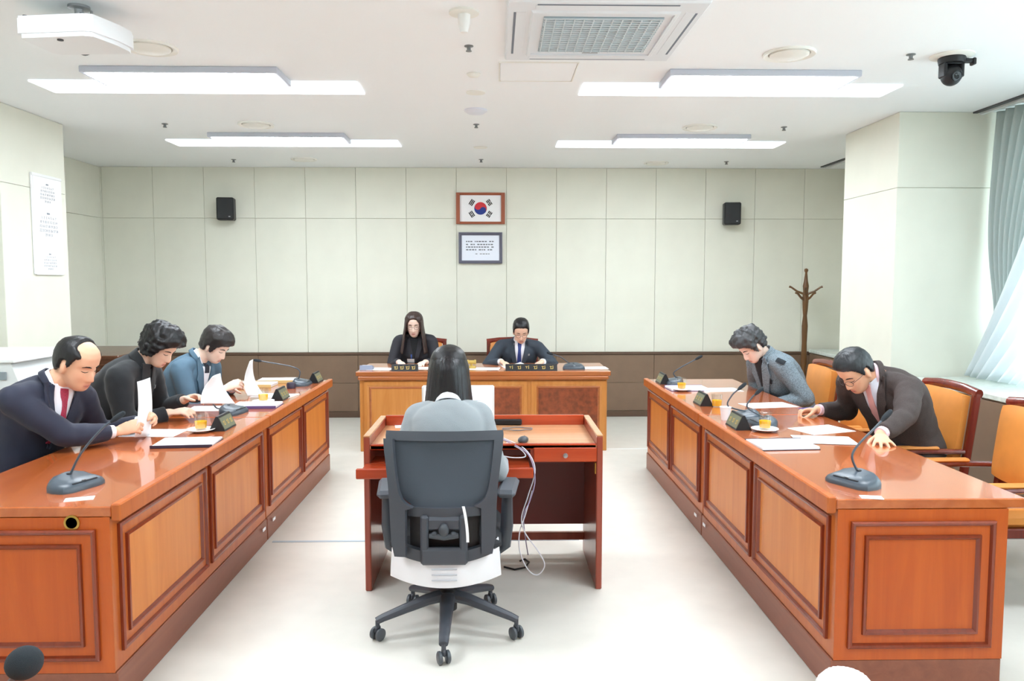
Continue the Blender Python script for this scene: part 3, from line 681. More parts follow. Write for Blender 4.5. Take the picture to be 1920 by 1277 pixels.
# lower bracket with half-moon opening
mbl = MB()
mbl.sheet(lambda u, v: ((u - .5) * 2 * (.155 - .02 * v * 0), yb(0, .6) - .004 + .03 * (2 * u - 1) ** 2, .605 + (.645 - .605) * v - .0 + .02 * (1 - (2 * u - 1) ** 2) * 0), 20, 3, .03, BT)
for sx in (-1, 1): mbl.box((sx * .083, -.055, .515), (.034, .032, .2), .008, BT)
mbl.box((0, -.056, .44), (.2, .034, .075), .01, BT); mbl.box((0, -.05, .578), (.15, .03, .06), .012, BT)
mbl.sheet(lambda u, v: ((u - .5) * .4, -.05 + .03 * (2 * u - 1) ** 2, .4 + .035 * (2 * u - 1) ** 2 + v * .05), 20, 2, .03, BT)
mbl.build('lower_bracket', m_of, OC)
MB().ball((0, -.07, .555), (.022, .02, .03), 16, 10, BT).ball((.04, -.062, .535), (.016, .014, .014), 12, 8, BT).ball((-.04, -.062, .535), (.016, .014, .014), 12, 8, BT).tube([(-.06, -.06, .53), (0, -.075, .525), (.06, -.06, .53)], .012, 8, BT).build('lumbar_knob', m_dgrey, OC)
MB().sheet(lambda u, v: ((u - .5) * .3, -.02 + .02 * (2 * u - 1) ** 2, .43 + v * .2), 16, 8, .02, BT).build('lumbar_pad', m_black, OC)
MB().sheet(lambda u, v: (.095 + .012 * u - .018 * v ** 2, -.076 - .002 * math.sin(PI * v), .505 + .155 * v), 2, 12, .002, BT).build('paper_tag', m_paper, OC)
for sx in (-1, 1):
    a = MB().tube([(sx * .16, .02, .372), (sx * .235, .015, .375), (sx * .262, .0, .4), (sx * .27, -.02, .5), (sx * .272, -.02, .645)], [.016, .018, .02, .022, .018], 10, flat=1.4).build('arm_post', m_of, OC)
    MB().box((sx * .275, .02, .662), (.085, .26, .036), .015, Tr(sx * .275, 0, 0) @ Rot(-sx * 6, 'Z') @ Tr(-sx * .275, 0, 0)).build('arm_pad', mat('arm_pad_grey', (84, 88, 96), .55), OC)
# ============================================================ THINGS ON THE TABLES
m_tea = sheermat('tea', (255, 212, 40), .5); m_glass = glassmat('cup_glass', (250, 252, 251), .1); m_chi = mat('china_white', (244, 244, 244), .2)
m_mic = mat('mic_grey', (70, 80, 90), .35); m_micd = mat('mic_dark', (36, 40, 46), .3); m_foam = mat('mic_foam', (46, 52, 58), .95, bump=.6, bscale=900)
LIP = .785
def V3_(*a): return Vector(a)
def tp(px, py, z=TZ): return at(px, py, Z=z)
def microphone(label, loc, rz, neck, foam=0):
    """neck: list of points relative to loc, last one is the head"""
    t = thing('gooseneck_microphone', label, 'microphone', loc, rz, 'gooseneck table microphones')
    out = [(-.1, -.05), (-.07, -.068), (.07, -.068), (.1, -.05), (.108, 0), (.1, .035), (.07, .058), (0, .068), (-.07, .058), (-.1, .035), (-.108, 0)]
    mb = MB(); L = [(1, 0, 0), (1.0, .012, .0), (.93, .026, .003), (.75, .038, .008), (.5, .044, .012)]; vs = []; fs = []; n = len(out)
    for (s_, z, dy) in L: vs += [(x * s_, y * s_ + dy, z + max(0, y) * .25 * (z > .01)) for x, y in out]
    for a in range(len(L) - 1): fs += [(a * n + j, a * n + (j + 1) % n, (a + 1) * n + (j + 1) % n, (a + 1) * n + j) for j in range(n)]
    fs += [tuple(range(n))[::-1], tuple((len(L) - 1) * n + j for j in range(n))]
    mb.add(vs, fs).build('base', m_mic, t)
    MB().box((0, -.042, .031), (.12, .03, .006), .003, Rot(0, 'X')).build('control_panel', m_micd, t)
    MB().box((0, -.045, .0355), (.02, .012, .004), .002).build('button', m_steel, t)
    Ri = Matrix.Rotation(-rz, 3, 'Z'); P = [Ri @ Vector(p) for p in neck]
    P0 = Vector((0, .03, .04)); pts = [P0] + P
    # smooth the neck
    q = []
    for i in range(len(pts) - 1):
        a = pts[max(0, i - 1)]; b = pts[i]; c = pts[i + 1]; d = pts[min(len(pts) - 1, i + 2)]
        for k in range(6):
            s_ = k / 6; q.append(.5 * ((2 * b) + (c - a) * s_ + (2 * a - 5 * b + 4 * c - d) * s_ ** 2 + (3 * b - a - 3 * c + d) * s_ ** 3))
    q.append(pts[-1])
    MB().lathe([(.0, 0), (.012, 0), (.01, .02), (0, .022)], 14, Tr(*P0) @ Tr(0, 0, -.004)).build('neck_socket', m_micd, t)
    MB().tube(q, .0048, 8).build('gooseneck', m_mic, t)
    d = (q[-1] - q[-2]).normalized()
    if foam:
        MB().ball(q[-1] + d * foam * .8, (foam, foam, foam * .94), 20, 14).build('foam_cover', m_foam, t); return t
    MB().tube([q[-1] - d * .012, q[-1], q[-1] + d * .008, q[-1] + d * .035, q[-1] + d * .05, q[-1] + d * .055], [.005, .009, .011, .0115, .009, .003], 14).build('microphone_head', m_foam, t)
    return t
def glass_of_tea(label, p, saucer=True, cover=False):
    t = thing('tea_glass', label, 'tea glass', (p.x, p.y, TZ + (.016 if saucer else .001)), 0, 'glasses of yellow tea')
    if saucer: tag(MB().lathe([(0, 0), (.036, 0), (.06, .01), (.075, .016), (.074, .019), (.05, .012), (0, .012)], 36).build('saucer', m_chi, None, (p.x, p.y, TZ + .0005)), label.replace('glass of yellow tea', 'white saucer under tea glass').replace(' on a saucer', ''), 'saucer', 'white saucers')
    MB().lathe([(.0, 0), (.028, 0), (.03, .004), (.037, .085), (.0355, .085), (.029, .006), (0, .006)], 32).build('cup', m_glass, t)
    MB().lathe([(0, .007), (.0285, .007), (.0318, .045), (0, .045)], 28).build('tea', m_tea, t)
    if cover: MB().lathe([(.0335, .086), (.0375, .086), (.0375, .09), (.03, .096), (0, .098)], 30).build('cover', m_glass, t)
    return t
def nameplate(label, p, rz, L=.19, n=3, z=TZ):
    t = thing('nameplate', label, 'nameplate', (p.x, p.y, z), rz, 'table nameplates')
    MB().prism([(-.045, 0), (.045, 0), (.006, .082), (-.006, .082)], L, basis((0, 1, 0), (0, 0, 1), (1, 0, 0), (-L / 2, 0, 0))).build('stand', m_black, t)
    Fm = Tr(0, -.0265, .041) @ Rot(90 - 25.4, 'X')
    f = MB().box((0, 0, 0), (L - .012, .07, .002), 0, Fm).build('name_board', mat('name_board_olive', (112, 116, 92), .4), t)
    glyphs(t, L - .03, n, Fm, .034)
    return t
def glyphs(t, W, n, Fm, s_):
    """gold block characters too small to read in the photo"""
    for i in range(n):
        cx = -W / 2 + W * (i + .5) / n; mb = MB(); r = random.Random(i * 7 + n)
        mb.box((cx - s_ * .18, s_ * .22, .0015), (s_ * .5, s_ * .12, .001), 0, Fm); mb.box((cx - s_ * .18, 0, .0015), (s_ * .12, s_ * .45, .001), 0, Fm)
        mb.box((cx + s_ * .3, .04 * s_, .0015), (s_ * .12, s_ * .8, .001), 0, Fm)
        if r.random() < .7: mb.box((cx, -s_ * .34, .0015), (s_ * .6, s_ * .12, .001), 0, Fm)
        mb.build('character', m_gold, t)
def paper(label, p, rz, w_=.21, h_=.297, z=TZ, dz=.0015, curl=0):
    def fn(u, v): return ((u - .5) * w_, (v - .5) * h_, dz + curl * (u ** 3))
    o = MB().sheet(fn, 6, 2, .0012).build('paper_sheet', m_paper, None, (p.x, p.y, z)); o.rotation_euler.z = rz
    return tag(o, label, 'paper', 'loose papers on the tables')
m_purp = mat('purple_cover', (96, 78, 132), .45); m_dark = mat('dark_cover', (50, 40, 60), .45); m_yel = mat('yellow_folder', (222, 192, 128), .6)
def folder(label, p, rz, m, w_=.22, h_=.3, th=.014, z=TZ):
    t = thing('document_folder', label, 'folder', (p.x, p.y, z), rz, 'document folders')
    MB().box((0, 0, .002), (w_, h_, .003), .001).build('back_cover', m, t); MB().box((.0, 0, .003 + th / 2), (w_ - .008, h_ - .008, th), .001).build('pages', m_paper, t)
    MB().box((-w_ / 2 + .002, 0, th / 2 + .003), (.004, h_, th + .006), .001).build('spine', m, t)
    return t
def rel(base, px, py, Y): return at(px, py, Y=Y) - base
# left table -------------------------------------------------
b = tp(141, 914); b.z = TZ; microphone('grey gooseneck microphone at the near end of the left table', b, R(70), [rel(b, 152, 850, b.y + .02), rel(b, 190, 805, b.y + .05), rel(b, 212, 788, b.y + .07)])
o = MB().box((0, 0, .001), (.1, .05, .002)).build('white_patch', m_paper, None, tuple(tp(149, 936))); o.rotation_euler.z = R(20); tag(o, 'small white patch on the table under the near left microphone', 'paper')  # flat white rectangle lying on the table top
folder('white document with dark purple cover before the man in the navy suit', tp(352, 832), R(95), m_dark, th=.01)
paper('white sheet lying under the hands of the man in the navy suit', tp(290, 812), R(88)); paper('white sheet lying flat before the woman in black', tp(398, 766), R(95), .21, .29)
glass_of_tea('glass of yellow tea on the left table near the navy-suited man', tp(377, 810)); nameplate('black nameplate beside the near tea glass on the left table', tp(418, 803), R(90))
b = tp(437, 775); b.z = TZ; microphone('grey gooseneck microphone in the middle of the left table', b, R(80), [rel(b, 408, 766, b.y), rel(b, 395, 754, b.y - .02), rel(b, 372, 752, b.y - .04)])
folder('purple-covered document before the woman in the blue-grey jacket', tp(482, 762), R(92), m_purp)
glass_of_tea('glass of yellow tea on the left table near the blue-grey jacket', tp(494, 756)); nameplate('black nameplate beside the far tea glass on the left table', tp(526, 748), R(90))
paper('white sheet lying under the far nameplate on the left table', tp(536, 742) + V3_(-.08, 0, 0), R(80)); folder('pale yellow folder beyond the woman in the blue-grey jacket', tp(480, 724), R(90), m_yel, th=.02)
folder('second yellow folder stacked further along the left table', tp(520, 716), R(94), m_yel, th=.02)
b = tp(566, 722); b.z = TZ; microphone('gooseneck microphone at the far end of the left table reaching left', b, R(90), [rel(b, 562, 696, b.y), rel(b, 545, 687, b.y), rel(b, 500, 679, b.y), rel(b, 488, 677, b.y)])
nameplate('black nameplate at the far corner of the left table', tp(592, 716), R(90)); o = MB().lathe([(0, 0), (.035, 0), (.037, .03), (.03, .045), (0, .05)], 20).build('small_box', m_dark, None, tuple(tp(546, 728))); tag(o, 'small dark round case beside the far left microphone', 'case')
# right table ------------------------------------------------
nameplate('nameplate at the far corner of the right table', tp(1243, 718), R(-90))
b = tp(1264, 720); b.z = TZ; microphone('gooseneck microphone at the far end of the right table reaching right', b, R(-90), [rel(b, 1263, 700, b.y), rel(b, 1275, 690, b.y), rel(b, 1295, 679, b.y), rel(b, 1306, 673, b.y)])
glass_of_tea('glass of yellow tea at the far end of the right table', tp(1278, 733)); folder('purple-covered document at the far end of the right table', tp(1288, 730), R(-88), m_purp)
paper('white sheet lying before the woman in the grey tweed jacket', tp(1350, 731), R(-85)); paper('second white sheet nearer the grey-jacketed woman', tp(1440, 760), R(-80), .21, .33)
nameplate('nameplate in the middle of the far right table', tp(1318, 758), R(-90)); glass_of_tea('glass of yellow tea in the middle of the right table', tp(1344, 763), False)
t = thing('paper_cup', 'white paper cup beside the middle microphone on the right table', 'cup', tuple(tp(1360, 787)))
MB().lathe([(0, 0), (.024, 0), (.033, .075), (.035, .076), (.035, .079), (.032, .079), (.023, .004), (0, .004)], 28).build('cup', m_paper, t)
nameplate('nameplate in front of the middle microphone on the right table', tp(1384, 801), R(-90), .2)
b = tp(1392, 790); b.z = TZ; b.x += .05; b.y += .08
microphone('grey gooseneck microphone in the middle of the right table', b, R(-85), [rel(b, 1366, 762, b.y), rel(b, 1372, 742, b.y), rel(b, 1386, 729, b.y)])
b2 = tp(1412, 798); b2.z = TZ; b2.x += .05; b2.y += -.02
microphone('second gooseneck microphone right of the first in the middle of the right table', b2, R(-85), [rel(b2, 1402, 765, b2.y + .04), rel(b2, 1408, 748, b2.y + .04), rel(b2, 1418, 738, b2.y + .04)])
glass_of_tea('glass of yellow tea on a saucer before the man in the brown jacket', tp(1434, 809), True, True)
folder('dark-covered document at the table edge before the brown-jacketed man', tp(1466, 836), R(-86), m_dark, th=.012)
paper('white sheet under the right hand of the brown-jacketed man', tp(1540, 806), R(-70), z=TZ); paper('white sheet overlapping the folder before the brown-jacketed man', tp(1545, 826), R(-100), dz=.004)
b = tp(1601, 908); b.z = TZ; microphone('grey gooseneck microphone at the near end of the right table', b, R(-62), [rel(b, 1598, 860, b.y + .02), rel(b, 1606, 838, b.y + .03), rel(b, 1640, 803, b.y + .05), rel(b, 1656, 786, b.y + .06)])
o = MB().box((0, 0, .001), (.08, .045, .002)).build('white_patch', m_paper, None, tuple(tp(1634, 933))); o.rotation_euler.z = R(-12); tag(o, 'small white slip under the near right microphone', 'paper')
# front desk ------------------------------------------------- (top at .7675)
FZ = .768
def big_plate(px0, px1, n, label):
    a = at(px0, 694, Y=7.2); c = at(px1, 694, Y=7.2); L = c.x - a.x
    t = thing('nameplate', label, 'nameplate', ((a.x + c.x) / 2, 7.3, FZ), 0, 'table nameplates')
    MB().prism([(-.045, 0), (.045, 0), (.006, .062), (-.006, .062)], L, basis((0, 1, 0), (0, 0, 1), (1, 0, 0), (-L / 2, 0, 0))).build('stand', m_black, t)
    glyphs(t, L - .03, n, Tr(0, -.0255, .031) @ Rot(90 - 32, 'X'), .042)
big_plate(732, 782, 4, 'black nameplate with four gold characters on the front desk'); big_plate(948, 1046, 6, 'wide black nameplate with six gold characters on the front desk')
def fp(px, Y): q = at(px, 690, Y=Y); return Vector((q.x, Y, FZ))
paper('white papers at the left end of the front desk', fp(708, 7.45), R(80), z=FZ); paper('white paper behind the four-character nameplate', fp(800, 7.5), R(88), z=FZ)
paper('white paper in the middle of the front desk', fp(908, 7.45), R(85), z=FZ); paper('white paper at the right end of the front desk', fp(1110, 7.5), R(92), z=FZ)
paper('white booklet page under the left hand of the man at the front desk', fp(962, 7.62), R(10), z=FZ, curl=.03); paper('white booklet page under the right hand of the man at the front desk', fp(1008, 7.62), R(-8), z=FZ)
t = thing('desk_phone', 'small blue-grey device at the left end of the front desk', 'device', tuple(fp(688, 7.42)))
MB().prism([(-.06, 0), (.06, 0), (.06, .02), (-.05, .045)], .12, basis((0, 1, 0), (0, 0, 1), (1, 0, 0), (-.06, 0, 0))).build('body', mat('device_blue', (140, 152, 176), .4), t); MB().box((0, 0, .036), (.08, .07, .004), .001, Rot(-13, 'X')).build('key_panel', m_paper, t)
t = thing('gavel', 'golden gavel with sounding block between the two people at the front desk', 'gavel', tuple(fp(884, 7.5)))
MB().lathe([(0, 0), (.045, 0), (.045, .02), (.035, .026), (0, .026)], 24).build('sounding_block', m_gold, t)
MB().lathe([(0, -.045), (.022, -.045), (.024, -.03), (.018, -.024), (.018, .024), (.024, .03), (.022, .045), (0, .045)], 20, Tr(0, 0, .06) @ Rot(90, 'Y')).build('head', m_gold, t)
MB().tube([(0, .0, .056), (0, .1, .045), (0, .19, .03)], [.007, .008, .01], 8).build('handle', m_gold, t); MB().lathe([(0, .026), (.012, .026), (.012, .044), (0, .044)], 12).build('rest', m_gold, t)
b = fp(1076, 7.42); microphone('gooseneck microphone on the front desk beside the man in the blue tie', b, R(0), [rel(b, 1066, 680, 7.45), rel(b, 1052, 670, 7.45), rel(b, 1035, 664, 7.45)])
# recorder's desk -------------------------------------------- top at .765
DZ = .765
t = thing('computer_monitor', 'small monitor with white screen on the recorder desk', 'monitor', (-.215, 4.34, DZ), R(0))
MB().box((0, .012, .13), (.41, .03, .25), .008).build('casing', m_alu, t); MB().box((0, -.0035, .13), (.385, .004, .226)).build('screen', mat('screen_white', (222, 232, 245), .3, emit=.55), t)
MB().box((0, .03, .03), (.06, .02, .1), .005).lathe([(0, 0), (.1, 0), (.1, .008), (.02, .014), (0, .014)], 28, Tr(0, .03, 0)).build('stand', m_alu, t)
for i, (z, w_) in enumerate(((.2, .2), (.17, .3), (.15, .26), (.12, .3), (.1, .22))): MB().box((-.02, -.0062, z), (w_, .001, .004)).build('text_line', mat('screen_ink', (170, 184, 208), .6), t)
t = thing('set_top_box', 'flat black electronic box beside the monitor', 'device', tuple(at(952, 795, Z=DZ)), R(-4))
MB().box((0, .02, .018), (.17, .13, .034), .006).build('case', m_black, t); MB().box((0, .02, .036), (.11, .08, .004), .001).build('lid_panel', mat('lid_bluegrey', (120, 130, 150), .3), t)
for px, py, r_, l in ((970, 806, .07, 'coil'), ):
    p = at(px, py, Z=DZ); pts = [(p.x + (r_ + .004 * math.sin(3 * a)) * math.cos(a) * 1.2, p.y + r_ * .6 * math.sin(a), DZ + .006 + .002 * math.sin(5 * a)) for a in [i * .35 for i in range(36)]]
    tag(MB().tube(pts, .0032, 6).build('cable', mat('cable_grey', (120, 120, 126), .5), None), 'grey cable coiled on the recorder desk', 'cable')
t = thing('computer_mouse', 'grey computer mouse on the recorder desk', 'mouse', tuple(at(981, 829, Z=DZ)), R(-20))
MB().ball((0, 0, .012), (.026, .045, .02), 18, 10).build('shell', m_dgrey, t); MB().box((0, .018, .029), (.005, .014, .005), .002).build('wheel', m_black, t)
t = thing('keyboard', 'black keyboard on the pull-out tray', 'keyboard', (-.2, 3.83, .674)); MB().box((0, 0, .01), (.44, .14, .018), .005).build('case', m_black, t)
for r_ in range(5):
    for c_ in range(14): MB().box((-.2 + c_ * .0305, -.05 + r_ * .025, .022), (.026, .021, .007), .002).build('key', m_dgrey, t)
paper('white papers at the left back corner of the recorder desk', at(748, 796, Z=DZ) + Vector((.05, 0, 0)), R(10), .15, .2, DZ)
mc = mat('cable_white', (226, 226, 234), .5); mp2 = mat('cable_lilac', (176, 164, 196), .5)
def cable(label, pts, r_, m):
    P = [Vector(p) for p in pts]; q = []
    for i in range(len(P) - 1):
        a = P[max(0, i - 1)]; b_ = P[i]; c_ = P[i + 1]; d = P[min(len(P) - 1, i + 2)]
        for k in range(7):
            s_ = k / 7; q.append(.5 * ((2 * b_) + (c_ - a) * s_ + (2 * a - 5 * b_ + 4 * c_ - d) * s_ ** 2 + (3 * b_ - a - 3 * c_ + d) * s_ ** 3))
    q.append(P[-1]); tag(MB().tube(q, r_, 7).build('cable', m, None), label, 'cable', 'cables hanging from the recorder desk')
YC = 3.86
def cp(px, py, Y): return at(px, py, Y=Y)
cable('white cable looping from the desk front almost to the floor', [at(945, 822, Z=DZ + .004), cp(985, 843, 3.905), cp(1003, 880, YC), cp(990, 930, YC), cp(978, 970, YC), cp(985, 1000, YC), cp(1010, 1035, YC), cp(1021, 1060, YC), cp(1008, 1078, YC), cp(990, 1068, YC), cp(975, 1035, YC), cp(974, 1000, YC), cp(985, 965, YC + .02), cp(998, 920, YC + .04)], .0032, mc)
cable('lilac cable draped over the drawer edge beside the white one', [at(930, 818, Z=DZ + .004), cp(972, 838, 3.9), cp(994, 858, YC - .01), cp(1003, 900, YC - .01), cp(993, 940, YC - .01), cp(982, 965, YC - .01), cp(984, 1000, YC + .3), cp(990, 1040, YC + .5)], .003, mp2)
cable('second white cable running onto the keyboard tray', [at(950, 830, Z=DZ + .004), cp(975, 842, 3.9), cp(985, 856, 3.86), cp(960, 858, 3.85), cp(935, 853, 3.85)], .003, mc)
tag(MB().tube([at(945, 1063, Z=.006), at(965, 1068, Z=.006), at(985, 1064, Z=.006), at(992, 1054, Z=.006), at(984, 1048, Z=.006), at(975, 1052, Z=.006)], .005, 7).build('cable', m_black, None), 'short black cable curled on the floor under the recorder desk', 'cable')
# near edge of the picture
b = Vector((-.84, 1.3, TZ)); tg = at(45, 1243, Y=1.1) - b; n1 = Vector((.04, -.1, .15)); dd = (tg - n1).normalized()
microphone('dark foam-headed microphone close to the camera at lower left', b, 0, [Vector((.01, -.04, .09)), n1, tg - dd * .02], .025)
p = at(1586, 1290, Y=1.36); t = thing('white_cap', 'white ribbed dome-shaped object at the bottom picture edge', 'cap', (p.x, 1.36, TZ))
pr_ = [(.058, 0), (.056, .035), (.05, .05), (.036, .06), (.018, .065), (0, .066)]; hgt = at(1586, 1257, Y=1.36).z - TZ
vs = []; n = 48
mbx = MB(); fs = []
for (r_, z) in pr_:
    for j in range(n): a = 2 * PI * j / n; k = r_ * (1 + .03 * math.cos(24 * a)); vs.append((k * math.cos(a), k * math.sin(a), z / .066 * hgt))
for i in range(len(pr_) - 1): fs += [(i * n + j, i * n + (j + 1) % n, (i + 1) * n + (j + 1) % n, (i + 1) * n + j) for j in range(n)]
mbx.add(vs, fs).build('dome', m_white, t)
# ============================================================ PEOPLE
m_skin = tintmat('skin')
def sstep(a, b, x): t_ = min(1, max(0, (x - a) / (b - a))); return t_ * t_ * (3 - 2 * t_)
def V3(*a): return Vector(a)
HZ = [-.120, -.112, -.098, -.08, -.055, -.03, 0, .03, .06, .085, .104, .114, .118]
HF = [.050, .068, .080, .084, .0845, .085, .083, .088, .087, .075, .052, .028, .006]
HB = [.015, -.002, -.018, -.036, -.068, -.088, -.099, -.103, -.099, -.084, -.056, -.03, -.008]
HW = [.016, .030, .043, .053, .0625, .068, .072, .075, .0735, .063, .045, .026, .006]
def g1(x, s_): return math.exp(-(x / s_) ** 2)
def feat(x, z):
    """face relief added to the front profile"""
    d = 0
    if -.062 < z < .022:
        k = sstep(.022, -.04, z); below = sstep(-.062, -.047, z)
        d += (.004 + .021 * k) * below * g1(x, .0085 + .006 * k)
        d += .006 * g1(abs(x) - .013, .007) * g1(z + .045, .008)
    d -= .010 * g1(abs(x) - .032, .017) * g1(z - .004, .013)
    d += .007 * g1(abs(x) - .032, .012) * g1(z + .001, .009)
    d += .004 * g1(abs(x) - .03, .022) * g1(z - .022, .007)
    d += .006 * g1(x, .02) * (g1(z + .071, .0055) + g1(z + .084, .006)) - .004 * g1(x, .021) * g1(z + .0775, .003)
    d += .005 * g1(x, .018) * g1(z + .105, .012) + .004 * g1(abs(x) - .042, .02) * g1(z + .035, .02)
    return d
def head_mesh(n=48, sc=(1, 1, 1)):
    zz = []
    for a, b in zip(HZ[:-1], HZ[1:]): zz += [a + (b - a) * i / 5 for i in range(5)]
    zz.append(HZ[-1]); vs = []; fs = []
    for z in zz:
        f = np.interp(z, HZ, HF); b = np.interp(z, HZ, HB); w_ = np.interp(z, HZ, HW); c = (f + b) / 2; dd = (f - b) / 2
        for j in range(n):
            a = 2 * PI * j / n; cs, sn = math.cos(a), math.sin(a); p = .86
            x = w_ * math.copysign(abs(cs) ** p, cs); y = c + dd * math.copysign(abs(sn) ** p, sn)
            if sn > 0: y += feat(x, z) * sstep(.1, .5, sn)
            vs.append((x * sc[0], y * sc[1], z * sc[2]))
    for i in range(len(zz) - 1):
        for j in range(n): fs.append((i * n + j, i * n + (j + 1) % n, (i + 1) * n + (j + 1) % n, (i + 1) * n + j))
    fs += [tuple(range(n))[::-1], tuple((len(zz) - 1) * n + j for j in range(n))]
    return vs, fs
HV, HFc = head_mesh(); HBVH = BVHTree.FromPolygons([Vector(v) for v in HV], HFc)
def face_pt(x, z, off=.001):
    h = HBVH.ray_cast(V3(x, .3, z), V3(0, -1, 0)); return V3(x, (h[0].y if h[0] else .07) + off, z)
def add_head(mb, M):
    mb.add(HV, HFc, M)
    for sx in (-1, 1):
        E = M @ Tr(sx * .074, -.008, -.012) @ Rot(sx * -18, 'Z') @ Rot(8, 'X')
        mb.ball((0, 0, 0), (.010, .019, .032), 12, 10, E); mb.ball((0, -.004, -.024), (.009, .011, .013), 10, 8, E)
def remesh(mb, voxel, it, dispf=None):
    me = mb.mesh('tmp'); ob = bpy.data.objects.new('tmp', me); C.objects.link(ob)
    m = ob.modifiers.new('r', 'REMESH'); m.mode = 'VOXEL'; m.voxel_size = voxel
    if it: s_ = ob.modifiers.new('s', 'SMOOTH'); s_.factor = .5; s_.iterations = it
    me2 = bpy.data.meshes.new_from_object(ob.evaluated_get(bpy.context.evaluated_depsgraph_get()))
    bpy.data.objects.remove(ob); bpy.data.meshes.remove(me); me2.materials.clear()
    if dispf:
        n = len(me2.vertices); co = np.empty(n * 3); no = np.empty(n * 3); me2.vertices.foreach_get('co', co); me2.vertex_normals.foreach_get('vector', no)
        co = co.reshape(-1, 3); no = no.reshape(-1, 3)
        d = np.array([dispf(Vector(c)) for c in co]); me2.vertices.foreach_set('co', (co + no * d[:, None]).ravel()); me2.update()
    return me2
def ik(S, W, l1, l2, pole):
    d = W - S; L = d.length; k = max(1, L / (l1 + l2) * 1.002); l1 *= k; l2 *= k
    a = (l1 * l1 - l2 * l2 + L * L) / (2 * L); h = math.sqrt(max(0, l1 * l1 - a * a)); u = d.normalized()
    p = (pole - u * pole.dot(u)).normalized(); return S + u * a + p * h
def add_hand(mb, W, fd, dn, s, curl=.5, spread=.12, thumb=.5, k=1.0):
    """W wrist, fd finger direction, dn back-of-hand normal, s=+1 if the thumb lies towards fd x dn"""
    y = fd.normalized(); z = (dn - y * dn.dot(y)).normalized(); x = y.cross(z)
    M = basis(x * k, y * k, z * k, W)
    mb.limb([(0, -.01, 0), (0, .015, 0), (0, .05, .001), (0, .08, .001)], [.024, .03, .038, .036], 14, M, .42, (0, 0, 1))
    for i, (bx, L, r) in enumerate(((.029, .072, .0092), (.0095, .08, .0095), (-.0105, .074, .009), (-.029, .058, .0082))):
        bx *= s; p = V3(bx, .082 - .004 * abs(i - 1), .002); an = -.02; pts = [V3(bx * .8, .06, .001), p]; sp = s * (.029 / 2 * 0 + (1.2 - i) * spread)
        cc = curl if not hasattr(curl, '__len__') else curl[i]
        for q, f in enumerate((.45, .31, .24)):
            an += cc * (.75, 1.0, .7)[q]; d = V3(math.sin(sp) * math.cos(an), math.cos(sp) * math.cos(an), -math.sin(an)); p = p + d * (L * f); pts.append(p)
        mb.limb(pts, [r * 1.05, r * 1.08, r, r * .94, r * .8], 9, M)
    a = .75 - .45 * thumb
    p0 = V3(s * .02, .018, -.006); d0 = V3(s * math.sin(a + .15), math.cos(a + .15), -.25 - .5 * thumb).normalized(); p1 = p0 + d0 * .042
    d1 = V3(s * math.sin(a - .2), math.cos(a - .2), -.3 - .35 * thumb).normalized(); p2 = p1 + d1 * .032; d2 = V3(s * math.sin(a - .45), math.cos(a - .45), -.2 - .2 * thumb).normalized(); p3 = p2 + d2 * .024
    mb.limb([p0, p1, p2, p3], [.0135, .0115, .0105, .0085], 10, M)
TT = [-.10, -.04, .05, .25, .42, .58, .72, .84, .92, .97, 1.0]
TW = [.150, .175, .178, .152, .152, .164, .174, .170, .135, .088, .064]
TD = [.100, .125, .130, .112, .112, .120, .122, .108, .088, .074, .062]
